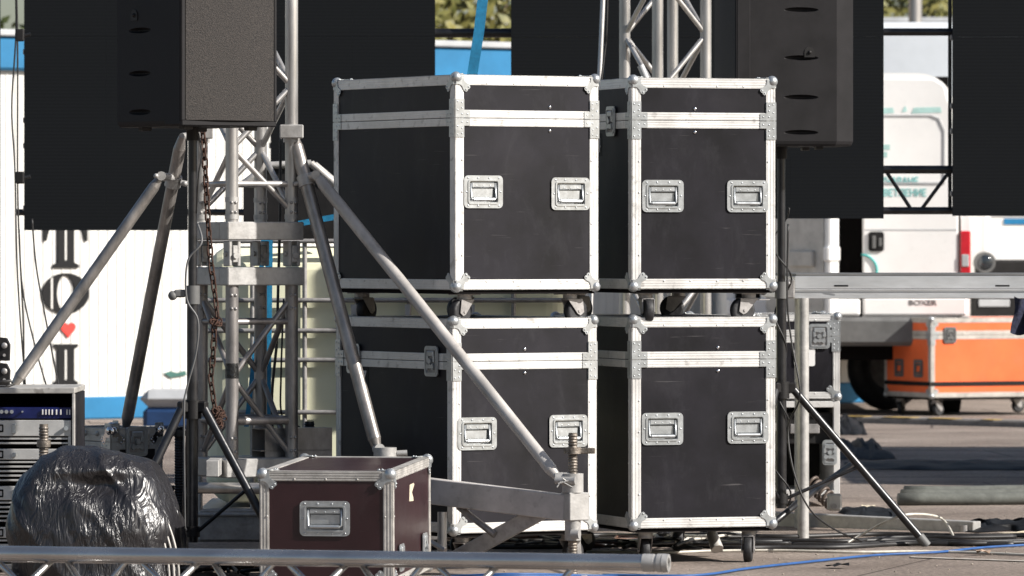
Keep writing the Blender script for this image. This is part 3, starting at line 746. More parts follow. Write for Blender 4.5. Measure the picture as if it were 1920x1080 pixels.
def case(label, loc, rz, w_, L_, h, lid, bodym=M['board'], railm=M['rail'], faces=('front', 'left', 'right', 'back'), handles=(), latches=(), castors=None, base=.016, rw=.040, studs=True, braces=True, group=None, rx=0, num=None, name='flight_case', gauge=1.):
    """w_ front width, L_ depth, h height of the box, lid: z of the lid split (0 for no lid)"""
    r = thing(name, label, 'flight case', loc, rz, group, rx)
    s1 = (lid - .0) if lid else h
    t = .003
    # body with pocket holes for the front handles
    b = MB()
    hf = [(a, z, gw, gh) for (fc, a, z, gw, gh) in handles if fc == 'front']
    if hf:
        zc, gh = hf[0][1], hf[0][3]; za, zb = zc - (gh - .046) / 2 - .004, zc + (gh - .046) / 2 + .004
        b.box(t, w_ - t, .03, L_ - t, t, s1 - t); b.box(t, w_ - t, t, .03, t, za); b.box(t, w_ - t, t, .03, zb, s1 - t)
        xs = t
        for (a, z, gw, g2) in sorted(hf):
            b.box(xs, a - (gw - .05) / 2 - .004, t, .03, za, zb); xs = a + (gw - .05) / 2 + .004
        b.box(xs, w_ - t, t, .03, za, zb)
    else: b.box(t, w_ - t, t, L_ - t, t, s1 - t)
    b.build('body', bodym, r)
    if lid: MB().box(t, w_ - t, t, L_ - t, s1 + t * .3, h - t).build('lid', bodym, r)
    tr = MB()
    for fc in faces:
        fr = onface(fc, w_, L_); W = w_ if fc in ('front', 'back') else L_
        # top, bottom, verticals: flat strip plus raised ribs, vertical strips butt between
        def hs(z0, z1, a0=0., a1=None):
            a1 = W if a1 is None else a1
            fbox(tr, fr, a0, a1, z0, z1, -.004, 0, .0006)
            k = 4 if (z1 - z0) > .035 else 3
            for i in range(k):
                zz = z0 + (z1 - z0) * (i + .5) / k - .0022 * 1; fbox(tr, fr, a0 + .001, a1 - .001, zz, zz + .0042, 0, .0012, .0005)
        hs(h - rw, h); hs(0, rw)
        for a0 in (0, W - rw * 1.0):
            segs = ((rw, s1 - .030), (s1 + .030, h - rw)) if lid else ((rw, h - rw),)
            if lid: segs = ((rw, h - rw),)
            for (z0, z1) in segs:
                fbox(tr, fr, a0 + .0003, a0 + rw - .0003, z0, z1, -.004, -.0003, .0006)
                for i in range(3):
                    aa = a0 + rw * (i + .5) / 3 - .002; fbox(tr, fr, aa, aa + .004, z0, z1, -.0003, .0008, .0004)
        if lid:
            hs(s1 + .0012, s1 + .031, rw, W - rw); hs(s1 - .031, s1 - .0012, rw, W - rw)
        # rivets
        nn = max(3, int(W / .135)); 
        for i in range(nn):
            a = rw * 2 + (W - rw * 4) * (i + .5) / nn
            for zz in (h - rw * .82, rw * .80): rivet(tr, fr, a, zz, .001, .0040 * gauge)
        nn = max(2, int(s1 / .15))
        for i in range(nn):
            z = rw * 1.8 + (s1 - .10 - rw * 1.8) * (i + .5) / nn
            for a in (rw * .80, W - rw * .80): rivet(tr, fr, a, z, .001, .0040 * gauge)
    # top cover strips on the top edges
    for (x0, x1, y0, y1) in ((0, w_, 0, rw), (0, w_, L_ - rw, L_), (0, rw, rw, L_ - rw), (w_ - rw, w_, rw, L_ - rw)):
        tr.rbox(x0, x1, y0, y1, h - .0035, h, .0006)
        tr.rbox(x0, x1, y0, y1, 0, .003, .0006)
    tr.build('edge_rail', railm, r)
    # ball corners
    for ix, cx in enumerate((0, w_)):
        for iy, cy in enumerate((0, L_)):
            for iz, cz in enumerate((0, h)):
                sx, sy, sz = 1 - 2 * ix, 1 - 2 * iy, 1 - 2 * iz
                m_ = MB().sphere((cx + sx * .011, cy + sy * .011, cz + sz * .011), .0225, 16, 12)
                for (u, v, nrm) in (((sx, 0, 0), (0, 0, sz), (0, -sy, 0)), ((0, sy, 0), (0, 0, sz), (-sx, 0, 0)), ((sx, 0, 0), (0, sy, 0), (0, 0, -sz))):
                    U, V, N = Vector(u), Vector(v), Vector(nrm)
                    th = .0026 if U.cross(V).dot(N) > 0 else -.0026
                    m_.prism(LOBE, Vector((cx, cy, cz)) + N * .0014, U, V, th)
                    for (a, b_) in ((.058, .047), (.047, .058)):
                        q = Vector((cx, cy, cz)) + U * a + V * b_ + N * .0042; m_.sphere(q, .0036, 8, 5)
                m_.build('ball_corner', M['zinc'] if gauge < 2 else M['chrome'], r)
    if lid and braces:
        for fc in ('front', 'left', 'right'):
            fr = onface(fc, w_, L_); W = w_ if fc == 'front' else L_
            for side in (0, 1):
                mb = MB()
                for sg in (1, -1):
                    z = s1 + sg * .0015
                    pts = [(.0005, 0), (.066, 0), (.066, sg * .028), (.0395, sg * .028), (.0395, sg * .072), (.0005, sg * .072)]
                    if side: pts = [(W - a, b_) for a, b_ in pts]
                    pts = [(a, z + b_) for a, b_ in pts]
                    ar_ = sum(pts[i][0] * pts[(i + 1) % 6][1] - pts[(i + 1) % 6][0] * pts[i][1] for i in range(6))
                    if ar_ < 0: pts = pts[::-1]
                    o, u, v = fr; n = u.cross(v)
                    mb.prism(pts, o + n * .0016, u, v, .0018)
                    for (a, b_) in ((.053, .014), (.029, .014), (.029, .038), (.029, .058), (.010, .062), (.010, .030)):
                        a = W - a if side else a; rivet(mb, fr, a, z + sg * b_, .0034, .0036)
                mb.build('corner_brace', M['zinc'], r)
    if studs and lid:
        st = MB(); fr = onface('front', w_, L_)
        for z in (s1 + .046, s1 - .046): rivet(st, fr, studs * w_, z, -.002, .0072)
        st.build('stud', M['chrome'], r)
    for (fc, a, z, gw, gh) in handles: handle(r, onface(fc, w_, L_), a, z, gw, gh)
    for (fc, a) in latches: latch(r, onface(fc, w_, L_), a, s1)
    if base: MB().box(.012, w_ - .012, .012, L_ - .012, -base, -.0005).build('base_board', M['dark'], r)
    if castors:
        hgt, rots = castors
        for (x, y), ro in zip(((.085, .075), (w_ - .085, .075), (.085, L_ - .085), (w_ - .085, L_ - .085)), rots):
            castor(r, x, y, -base, hgt - base, R(ro), brake=(ro % 10 == 5))
    if num:
        s_, fc, a, z, sz = num
        o, u, v = onface(fc, w_, L_)
        MB().prism(rrect(sz * .78, sz * 1.15, .002, 2, 0, 0), o + u * a + v * z + u.cross(v) * -.0029, u, v, .0008).build('number_patch', M['ink'], r)
        n = u.cross(v); q = o + u * (a - sz * .28) + v * (z - sz * .36) + n * -.0015
        T_ = Matrix(((u.x, v.x, n.x, q.x), (u.y, v.y, n.y, q.y), (u.z, v.z, n.z, q.z), (0, 0, 0, 1)))
        text(s_, sz, M['numw'], r, 'number', T_, .0006, .001, .95)
    return r

def near(px, Y): return Vector(((px - 960) * Y / F, Y, 0))
CH = .829; ZL = .141; ZU = 1.080; LID = CH - .167
th1, th2 = R(30), R(18)
GR = 'black flight cases stacked in two columns'
A = near(853, 22.55); B = near(1184, 22.97)
W1, L1 = .643, .985; W2, L2 = .602, .985
hd = lambda a, z: ('front', a, z, .172, .126)
up1 = case('upper black flight case of the left column, seen on two sides', A + Vector((0, 0, ZU)), th1, W1, L1, CH, LID, handles=(hd(.125, .378), hd(W1 - .128, .372)), castors=(ZU - .945, (200, 10, 25, 170)), studs=.66, group=GR)
lo1 = case('lower black flight case of the left column with white number 7 on its side', near(848, 22.58) + Vector((0, 0, ZL)), th1, W1 + .005, L1 - .04, CH, LID, handles=(hd(.110, .384), hd(W1 - .125, .388)), castors=(ZL, (30, 20, 0, 160)), studs=.50, group=GR, latches=(('left', L1 - .04 - .155), ('left', .155)), num=('7', 'left', .235, LID - .075, .085))
up2 = case('upper black flight case of the right column with white number 4 on its side', B + Vector((0, 0, ZU)), th2, W2, L2, CH, LID, handles=(hd(.130, .365), hd(W2 - .118, .365)), castors=(ZU - .945, (265, 185, 35, 160)), studs=.44, group=GR, latches=(('left', L2 - .235), ('left', .235)), num=('4', 'left', L2 - .395, LID - .090, .080))
lo2 = case('lower black flight case of the right column, without a number', near(1184, 22.99) + Vector((0, 0, ZL)), th2, W2, L2, CH, LID, handles=(hd(.128, .390), hd(W2 - .116, .392)), castors=(ZL, (80, 245, 20, 80)), studs=.60, group=GR)

# maroon case on the ground in front
ps = R(-8); mw, mL, mh = .492, .90, .425
mc = Vector((P(737, YH, 21.3).x, 21.3, 0)); o_ = mc - Vector((mw * math.cos(ps), mw * math.sin(ps), 0)) + Vector((0, 0, .006))
mr = case('small maroon flight case with one steel handle standing on the asphalt in front', o_, ps, mw, mL, mh, 0, bodym=M['maroon'], railm=M['railold'], handles=(('front', .242, mh - .172, .185, .128),), castors=None, base=.006, rw=.036, braces=False, studs=False, rx=R(1.4), gauge=1.1)
mp_ = MB(); fr = onface('right', mw, mL); o, u, v = fr
mp_.prism([(.40, .29), (.50, .285), (.49, .30), (.46, .32), (.52, .345), (.50, .352), (.41, .35)], o + u.cross(v) * -.0029, u, v, .0008); mp_.build('torn_sticker', M['paper'], mr)
latch(mr, fr, .17, .10, .10, .10); latch(mr, fr, .72, .10, .10, .10)

# orange case far off
oc = case('orange flight case with white rails on black castors by the yellow kerb', near(1745, 42.6) + Vector((0, 0, .135)), R(26), 1.15, .68, .58, .455, bodym=M['orange'], railm=mat('greyed_rail', (.50, .47, .43), .5, .2, .15, 9, dirt=.4), castors=(.135, (20, 0, 40, 0)), rw=.036, studs=False, latches=(('front', .16), ('front', .95)), handles=(), braces=True)
for a in (.22, .50): handle(oc, onface('left', 1.15, .68), a, .21, .13, .13, M['steel'])
MB().rbox(.005, 1.145, -.0045, -.0005, .085, .115, .001).rbox(-.0045, -.0005, .005, .675, .085, .115, .001).build('dark_stripe', M['ink'], oc)

for ch_o in oc.children:
    if ch_o.name.split('.')[0] in ('latch', 'handle'):
        for q in (ch_o, *ch_o.children): q.data.materials[0] = M['grey']
# cases behind the platform leg
q = near(1405, 28.0)
b1 = case('black flight case with butterfly latch behind the platform leg, standing on the open rack', q + Vector((0, 0, .515)), R(4), .435, .6, .405, .30, latches=(('front', .335),), castors=None, base=.004, studs=False, rw=.034, name='flight_case')
MB().prism(rrect(.10, .085, .01, 4, .265, .20), (0, -.003, 0), (1, 0, 0), (0, 0, 1), .001).build('white_sticker', M['white'], b1)
ra = thing('equipment_rack', 'open black rack case with metal corners under the case behind the platform leg', 'rack', q + Vector((0, 0, .05)), R(4))
fr_ = MB()
for (x0, x1) in ((0, .03), (.405, .435)): fr_.rbox(x0, x1, 0, .6, 0, .455, .002)
fr_.rbox(.03, .405, 0, .6, .425, .455, .002).rbox(.03, .405, 0, .6, 0, .03, .002); fr_.build('frame', M['rail'], ra)
MB().box(.03, .405, .55, .58, .03, .425).rbox(.032, .403, .04, .5, .25, .40, .004).build('rack_unit', M['blackp'], ra)
MB().rbox(.20, .34, .02, .04, .30, .345, .003).rbox(.05, .16, .02, .04, .31, .35, .003).build('unit_front', M['steel'], ra)
latch(ra, (Vector((0, 0, 0)), Vector((1, 0, 0)), Vector((0, 0, 1))), .385, .21, .07, .12)

# ================================================================== trusses
def truss_piece(root, cs, z0, z1, r, pitch, br, m=M['alu'], first=True, start=0, ends=(1, 1), extra_h=()):
    """vertical square truss: cs = 4 corner XY (ring order)"""
    for c in cs: MB().tube((c.x, c.y, z0), (c.x, c.y, z1), r, 18).build('chord', m, root, world=True)
    for i in range(4):
        a, b = cs[i], cs[(i + 1) % 4]; k = (i + start) % 2; z = z0 + .03
        if ends[0]: MB().tube((a.x, a.y, z), (b.x, b.y, z), br, 10).build('cross_tube', m, root, world=True)
        if ends[1]: MB().tube((a.x, a.y, z1 - .03), (b.x, b.y, z1 - .03), br, 10).build('cross_tube', m, root, world=True)
        zz = z0 + .05; n = max(1, round((z1 - z0 - .1) / pitch)); p = (z1 - z0 - .1) / n
        for j in range(n):
            s_, e = (a, b) if (j + k) % 2 == 0 else (b, a)
            MB().tube((s_.x, s_.y, zz), (e.x, e.y, zz + p), br, 10).build('diagonal_brace', m, root, world=True)
            zz += p

def tower_corners(front, alpha, s):
    r_ = Vector((math.cos(alpha), math.sin(alpha), 0)) * s; l_ = Vector((-math.sin(alpha), math.cos(alpha), 0)) * s
    return [front, front + r_, front + r_ + l_, front + l_]
TY = 22.84; fc = near(435, TY); cs = tower_corners(fc, R(30), .262)
mid = (cs[0] + cs[2]) / 2
def tz(py, Y=22.95): return H + (YH - py) * Y / F
tw = thing('truss_tower', 'left aluminium truss tower with hinge blocks and long outrigger struts', 'truss tower', (mid.x, mid.y, 0))
truss_piece(tw, cs, tz(420), 3.4, .0255, .26, .0115, M['alu'], start=1, ends=(0, 1))
for (a, b) in ((0, 1), (1, 2), (2, 3), (3, 0)):
    MB().tube((cs[a].x, cs[a].y, tz(345)), (cs[b].x, cs[b].y, tz(345)), .0125, 10).build('cross_tube', M['alu'], tw, world=True)
for py in (407, 375):
    for c in cs: MB().tube((c.x, c.y, tz(py + 4)), (c.x, c.y, tz(py - 5)), .0275, 16).build('sleeve_band', M['cast'], tw, world=True)
# hinge blocks
cen = mid; ca_, sa_ = math.cos(R(30)), math.sin(R(30))
TT = Matrix(((ca_, -sa_, 0, cen.x), (sa_, ca_, 0, cen.y), (0, 0, 1, 0), (0, 0, 0, 1)))
hs_ = .131; ow = .037
for (y0, y1) in ((450, 416), (535, 501)):
    z0, z1 = tz(y0), tz(y1); rg = MB()
    for sg in (-1, 1):
        rg.rbox(-hs_ - ow, hs_ + ow, sg * hs_ - ow * .98, sg * hs_ + ow * .98, z0, z1, .004, TT)
        rg.rbox(sg * hs_ - ow, sg * hs_ + ow, -hs_ + ow, hs_ - ow, z0 + .001, z1 - .001, .004, TT)
    rg.build('hinge_block', M['cast'], tw, world=True)
for c in ((-1, -1), (1, -1), (1, 1), (-1, 1)):
    lg = MB(); x0 = c[0] * hs_; y0 = c[1] * hs_
    lg.rbox(x0 - .026, x0 - .012, y0 - .026, y0 + .026, tz(499), tz(452), .003, TT); lg.rbox(x0 + .012, x0 + .026, y0 - .026, y0 + .026, tz(499), tz(452), .003, TT)
    lg.rbox(x0 - .0115, x0 + .0115, y0 - .03, y0 + .03, tz(492), tz(460), .003, TT)
    a = TT @ Vector((x0 - .034, y0, tz(476))); b = TT @ Vector((x0 + .034, y0, tz(476))); lg.tube(a, b, .010, 12)
    a = TT @ Vector((x0, y0 - .038, tz(479))); b = TT @ Vector((x0, y0 + .03, tz(479))); lg.tube(a, b, .012, 12)
    lg.build('hinge_lug', M['cast'], tw, world=True)
truss_piece(tw, cs, tz(880), tz(533), .0255, .40, .0115, M['alud'], start=1, ends=(0, 0))
for py in (603, 788):
    for (a, b) in ((0, 1), (1, 2), (2, 3), (3, 0)):
        MB().tube((cs[a].x, cs[a].y, tz(py)), (cs[b].x, cs[b].y, tz(py)), .0125 if py < 700 else .018, 10).build('cross_tube', M['alud'], tw, world=True)
for c in cs:
    out = Vector((c.x - cen.x, c.y - cen.y, 0)).normalized()
    for py in (380, 398, 553, 578, 820, 845):
        for dv in (Vector((0, -1, 0)), Vector((.6, -.8, 0))):
            MB().sphere(Vector((c.x, c.y, tz(py))) + dv * .026, .0065, 8, 6).build('bolt', M['steel'], tw, world=True)
MB().tube((cs[0].x, cs[0].y, tz(708)), (cs[0].x, cs[0].y, tz(680)), .0268, 18).build('tape_band', mat('black_tape', (.02, .02, .02), .3, 0, .3, 40, .3, 60), tw, world=True)
# base
ba = MB()
ba.rbox(-hs_ - .05, hs_ + .05, -hs_ - .05, hs_ + .05, tz(893), tz(858), .004, TT)
ba.build('base_block', M['cast'], tw, world=True)
ch_ = MB()
for (z0, z1) in ((tz(847), tz(845)), (tz(806), tz(804)), (tz(892), tz(890))): ch_.box(0, .30, -.05, .05, z0, z1)
ch_.box(0, .30, .045, .05, tz(890), tz(806)); ch_.box(.02, .30, -.05, -.046, tz(890), tz(806))
q = near(480, 23.02); T2 = Matrix.Translation((q.x, q.y, 0)) @ Matrix.Rotation(R(22), 4, 'Z')
ch_.v = [tuple(T2 @ Vector(v)) for v in ch_.v]
ch_.build('channel_bracket', M['alud'], tw, world=True)
MB().tube(P(365, 915, 22.75), P(500, 916, 22.6), .022, 14).build('base_tube', M['alu'], tw, world=True)
sq = MB(); q = P(398, 878, 22.55); sq.rbox(q.x - .025, q.x + .025, q.y, q.y + .3, q.z - .034, q.z + .030, .003); sq.build('outrigger_socket', M['cast'], tw, world=True)

# struts
def strut(a, b, r, m, conea=True, name='strut'):
    mb = MB(); a, b = Vector(a), Vector(b); d = (b - a).normalized(); L_ = (b - a).length
    if conea:
        mb.tube(a, a + d * .05, r * .55, 16, r * .95); mb.tube(a + d * .05, b - d * .04, r, 18); mb.tube(b - d * .04, b, r * .95, 16, r * .6)
    else: mb.tube(a, b, r, 18)
    return mb.build(name, m, tw, world=True)
def clamp(c, ax, r, m=M['cast'], name='clamp'):
    c = Vector(c); ax = Vector(ax).normalized(); mb = MB()
    mb.tube(c - ax * .022, c + ax * .022, r + .006, 16)
    s_ = ax.cross(Vector((0, 1, 0))).normalized()
    mb.tube(c + s_ * (r + .004) - Vector((0, .02, 0)), c + s_ * (r + .030) - Vector((0, .02, 0)), .012, 10)
    mb.tube(c - s_ * (r + .022), c - s_ * (r), .009, 8)
    mb.sphere(c + s_ * (r + .022) - Vector((0, .03, 0)), .011, 8, 6)
    return mb.build(name, m, tw, world=True)
ptA0, ptA1 = P(341, 256, 22.95), P(236, 800, 23.5)
ptB0, ptB1 = P(303, 330, 22.93), P(26, 722, 22.9)
ptC0, ptC1 = P(550, 252, 22.98), P(707, 842, 22.65)
ptD0, ptD1 = P(592, 328, 22.90), P(1046, 896, 22.12)
strut(ptA0, ptA1, .0245, M['strut']); strut(ptB0, ptB1, .0225, M['strut']); strut(ptC0, ptC1, .0265, M['strut']); strut(ptD0, ptD1, .0235, M['brace'])
for (p, q) in ((ptA0, ptA1), (ptC0, ptC1)):
    clamp(p + (q - p) * .15, q - p, .026)
# brackets on the chords for strut heads
for (c, py, dst) in ((cs[3], 250, ptA0), (cs[1], 250, ptC0)):
    mb = MB(); z = tz(py); mb.tube((c.x, c.y, z - .035), (c.x, c.y, z + .035), .033, 16)
    mb.tube((c.x, c.y, z), dst, .014, 10); mb.rbox(c.x - .045, c.x + .048, c.y - .045, c.y - .026, z - .02, z + .034, .004)
    mb.build('strut_bracket', M['cast'], tw, world=True)
mb = MB(); qc = ptC0 + (ptC1 - ptC0) * .14; mb.tube(qc, ptD0, .016, 10); mb.tube(ptD0 - Vector((0, .025, 0)), ptD0 + Vector((0, .03, 0)), .018, 12); mb.build('knuckle', M['cast'], tw, world=True)
mb = MB(); qc = ptA0 + (ptA1 - ptA0) * .14; mb.tube(qc, ptB0, .015, 10); mb.tube(ptB0 - Vector((0, .025, 0)), ptB0 + Vector((0, .03, 0)), .018, 12); mb.sphere(ptB0 + Vector((-.02, -.03, 0)), .010, 8, 6); mb.build('knuckle', M['cast'], tw, world=True)
# foot socket of strut C
mb = MB(); q = P(722, 856, 22.60); mb.tube(q, q + Vector((0, 0, .035)), .045, 18).tube(q + Vector((.045, 0, .012)), q + Vector((.085, 0, .014)), .012, 10).tube(ptC1, q + Vector((-.02, 0, .03)), .020, 12)
mb.build('strut_socket', M['cast'], tw, world=True)
mb = MB(); mb.tube(q - Vector((0, 0, q.z)), q, .022, 14); mb.build('jack_leg', M['steel'], tw, world=True)
# outrigger beam to the right
def obox(mb, a, b, hh, ww):
    a, b = Vector(a), Vector(b); d = (b - a); L_ = d.length; d.normalize(); s_ = d.cross(Vector((0, 0, 1))).normalized(); u = s_.cross(d)
    T_ = Matrix(((d.x, s_.x, u.x, a.x), (d.y, s_.y, u.y, a.y), (d.z, s_.z, u.z, a.z), (0, 0, 0, 1))); mb.rbox(0, L_, -ww / 2, ww / 2, -hh / 2, hh / 2, .003, T_)
mb = MB(); obox(mb, P(560, 890, 22.75), P(1064, 952, 22.13), .098, .05); mb.build('outrigger_beam', mat('dull_box_beam', (.50, .47, .45), .55, .15, .14, 9, .03, 40, dirt=.3), tw, world=True)
jq = P(1074, 950, 22.12)
mb = MB(); T3 = Matrix.Translation(jq) @ Matrix.Rotation(R(28), 4, 'Z'); mb.rbox(-.034, .052, -.036, .036, -.052, .054, .004, T3); mb.build('beam_end_block', M['cast'], tw, world=True)
mb = MB(); mb.tube((jq.x, jq.y, jq.z + .054), (jq.x, jq.y, jq.z + .125), .040, 16)
mb.tube((jq.x - .01, jq.y, jq.z + .11), ptD1 + Vector((-.01, 0, 0)), .021, 12); mb.tube((jq.x - .065, jq.y - .02, jq.z + .10), (jq.x + .01, jq.y - .045, jq.z + .10), .015, 10)
for k_ in range(4): mb.tube((jq.x - .03 + random.uniform(-.02, .02), jq.y - .05, jq.z + .10), (jq.x - .03 + random.uniform(-.04, .04), jq.y - .055, jq.z + .08 + random.uniform(-.02, .03)), .003, 5)
mb.build('strut_socket', M['cast'], tw, world=True)
def screwjack(root, x, y, z0, z1, r, nut=None, m=M['dirtyscrew'], pitch=.011):
    mb = MB().tube((x, y, z0), (x, y, z1), r * .86, 14); z = z0
    while z < z1 - pitch:
        mb.tube((x, y, z), (x, y, z + pitch * .45), r * .86, 14, r, cap=False); mb.tube((x, y, z + pitch * .45), (x, y, z + pitch * .9), r, 14, r * .86, cap=False); z += pitch
    mb.build('screw', m, root, world=True)
    if nut is not None:
        n_ = MB().tube((x, y, nut - .012), (x, y, nut + .012), r * 1.7, 10).rbox(x - .035, x + .085, y - .012, y + .012, nut - .012, nut + .010, .004); n_.build('nut_handle', m, root, world=True)
screwjack(tw, jq.x, jq.y, jq.z + .12, tz(812, 22.1), .019, tz(845, 22.1))
mb = MB().tube((jq.x, jq.y, .14), (jq.x, jq.y, jq.z - .05), .030, 16).tube((jq.x - .005, jq.y - .034, .165), (jq.x + .025, jq.y - .045, .165), .018, 8)
mb.build('jack_tube', M['cast'], tw, world=True)
screwjack(tw, jq.x, jq.y, .01, .15, .019)
MB().tube((jq.x, jq.y, 0), (jq.x, jq.y, .012), .07, 20).build('foot_plate', M['steel'], tw, world=True)
mb = MB(); obox(mb, P(845, 1052, 22.39), P(1030, 952, 22.18), .062, .012); mb.build('flat_brace', M['steel'], tw, world=True)
MB().tube(P(860, 950, 22.4), P(928, 1003, 22.28), .013, 12).build('brace_tube', M['alud'], tw, world=True)
MB().tube(P(829, 960, 22.38), P(829, 1045, 22.38), .0185, 14).build('drop_tube', M['alu'], tw, world=True)
MB().tube(P(790, 1005, 22.4), P(835, 1032, 22.3), .010, 10).build('brace_tube', M['alu'], tw, world=True)
# other jacks
q = near(580, 23.2); screwjack(tw, q.x, q.y, .0, tz(790, 23.2), .022, tz(800, 23.2) - .02, M['blackm'])
q = near(82, 22.0); screwjack(tw, q.x, q.y, .0, tz(795, 22.0), .019, None)
MB().tube((q.x, q.y, tz(838, 22)), (q.x, q.y, tz(826, 22)), .026, 12).build('nut', M['dirtyscrew'], tw, world=True)
q = near(336, 23.4); screwjack(tw, q.x, q.y, .0, tz(800, 23.4), .02, tz(812, 23.4), M['blackm'])

# right tower
fc2 = near(1233, 26.2); cs2 = tower_corners(fc2, R(33), .262)
m2 = (cs2[0] + cs2[2]) / 2
tw2 = thing('truss_tower', 'right aluminium truss tower rising behind the right column of cases', 'truss tower', (m2.x, m2.y, 0))
truss_piece(tw2, cs2, .25, 3.6, .0255, .27, .0115, M['alu'], start=0)
MB().rbox(m2.x - .2, m2.x + .2, m2.y - .2, m2.y + .2, .08, .26, .01).build('base_block', M['cast'], tw2, world=True)
mb = MB(); q0, q1 = P(1300, 970, 26.4), P(1832, 996, 25.6); obox(mb, q0, q1, .085, .07); mb.build('outrigger_beam', M['cast'], tw2, world=True)
mb = MB(); q = P(1808, 1012, 25.6); mb.tube((q.x, q.y, 0), (q.x, q.y, .03), .022, 12); mb.build('foot', M['steel'], tw2, world=True)
mb = MB(); mb.path([P(1445, 985, 24.9) + Vector((0, 0, 0)), P(1500, 940, 25.2), P(1600, 868, 26.0)], .014, 8); mb.build('brace_tube', M['blackm'], tw2, world=True)
# truss tape on a brace
q = P(1205, 135, 26.1)
MB().tube(q + Vector((-.01, 0, .03)), q + Vector((.015, 0, -.03)), .016, 10).build('tape_wrap', M['lgrey'], tw2, world=True)

# lying truss in front
LT0, LT1 = P(-420, 1028, 18.55), P(1206, 1057, 17.85)
LT0.z = LT1.z = (P(400, 1042, 18.2).z + LT1.z) / 2
lt = thing('lying_truss', 'long aluminium truss lying on the asphalt along the bottom of the picture', 'truss', ((LT0.x + LT1.x) / 2, (LT0.y + LT1.y) / 2, 0))
dl_ = (LT1 - LT0).normalized(); sd = Vector((-dl_.y, dl_.x, 0))
bz = -LT0.z + .030
MB().tube(LT0, LT1, .0255, 24).build('chord', M['polished'], lt, world=True)
for s_ in (-1, 1): MB().tube(LT0 + sd * s_ * .13 + Vector((0, 0, bz)), LT1 + sd * s_ * .13 + Vector((0, 0, bz)), .0255, 18).build('chord', M['polished'], lt, world=True)
LL = (LT1 - LT0).length; pt = .478; k = 0; x = -.02
while x < LL - .05:
    for s_ in (-1, 1):
        xo = x + (.239 if s_ > 0 else 0)
        a = LT0 + dl_ * (xo + .03) + Vector((0, 0, -.012)); b = LT0 + dl_ * (xo + pt / 2 + (.0)) + sd * s_ * .13 + Vector((0, 0, bz)); c = LT0 + dl_ * (xo + pt - .01) + Vector((0, 0, -.012))
        if xo + pt < LL: MB().path([a, b], .0105, 10).build('diagonal_brace', M['polished'], lt, world=True); MB().path([b, c], .0105, 10).build('diagonal_brace', M['polished'], lt, world=True)
    x += pt
e0 = LT1; mb = MB(); mb.tube(e0, e0 + dl_ * .035, .0275, 24); mb.tube(e0 + dl_ * .035, e0 + dl_ * .045, .0255, 24); mb.tube(e0 + dl_ * .045, e0 + dl_ * .058, .0285, 24); mb.tube(e0 + dl_ * .058, e0 + dl_ * .062, .0265, 24); mb.tube(e0 + dl_ * .062, e0 + dl_ * .080, .0290, 24, .0275, hollow=.62)
mb.build('end_coupler', M['cast'], lt, world=True)
for s_ in (-1, 1):
    e0 = LT1 + sd * s_ * .13 + Vector((0, 0, bz)); MB().tube(e0, e0 + dl_ * .075, .0275, 20, hollow=.62).build('end_coupler', M['cast'], lt, world=True)

# chain
ch = MB(); pts = [(380, 240), (384, 300), (387, 360), (391, 430), (396, 500), (404, 560), (408, 600)]
pts2 = [(402, 612), (400, 660), (395, 710), (399, 740), (405, 778)]
def chain(pts, Y0, Y1):
    W3 = [P(a, b, Y0 + (Y1 - Y0) * i / (len(pts) - 1)) for i, (a, b) in enumerate(pts)]
    ds = [0]; 
    for i in range(1, len(W3)): ds.append(ds[-1] + (W3[i] - W3[i - 1]).length)
    s_ = 0; k = 0
    while s_ < ds[-1]:
        i = max(j for j in range(len(ds)) if ds[j] <= s_); i = min(i, len(W3) - 2); t = (s_ - ds[i]) / (ds[i + 1] - ds[i])
        c = W3[i].lerp(W3[i + 1], t); dr_ = (W3[i + 1] - W3[i]).normalized()
        ang = R(40 + 90 * (k % 2) + random.uniform(-15, 15)); sdv = Vector((math.cos(ang), math.sin(ang), 0)); sdv = (sdv - dr_ * sdv.dot(dr_)).normalized()
        lk = []
        for q in range(12):
            t_ = 2 * math.pi * q / 12; lx = .0105 * math.cos(t_); lz = .0125 * math.sin(t_) + (.010 if math.sin(t_) > 0 else -.010)
            lk.append(c + sdv * lx + dr_ * lz)
        ch.path(lk, .0042, 6, True); s_ += .034; k += 1
chain(pts, 22.50, 22.42); chain(pts2, 22.42, 22.44)
for i in range(60):
    a = Vector((random.gauss(0, 1), random.gauss(0, 1), random.gauss(0, 1))).normalized() * .027 * random.uniform(.6, 1.1)
    cc = P(406, 783, 22.44) + Vector((a.x, a.y, a.z * 1.3)); u = Vector((random.gauss(0, 1), random.gauss(0, 1), random.gauss(0, 1))).normalized(); v = u.orthogonal().normalized()
    ch.path([cc + u * .010 * math.cos(t_ * math.pi / 4) + v * .017 * math.sin(t_ * math.pi / 4) for t_ in range(8)], .0031, 5, True)
for i in range(8):
    cc = P(405, 605, 22.42) + Vector((random.gauss(0, .008), random.gauss(0, .008), random.gauss(0, .006))); u = Vector((random.gauss(0, 1), random.gauss(0, 1), random.gauss(0, 1))).normalized(); v = u.orthogonal().normalized()
    ch.path([cc + u * .010 * math.cos(t_ * math.pi / 4) + v * .017 * math.sin(t_ * math.pi / 4) for t_ in range(8)], .0031, 5, True)
single(ch, 'rusty_chain', M['rust'], 'rusty chain hanging down the left tower and bunched at its end', 'chain', origin=P(380, 240, 22.5))

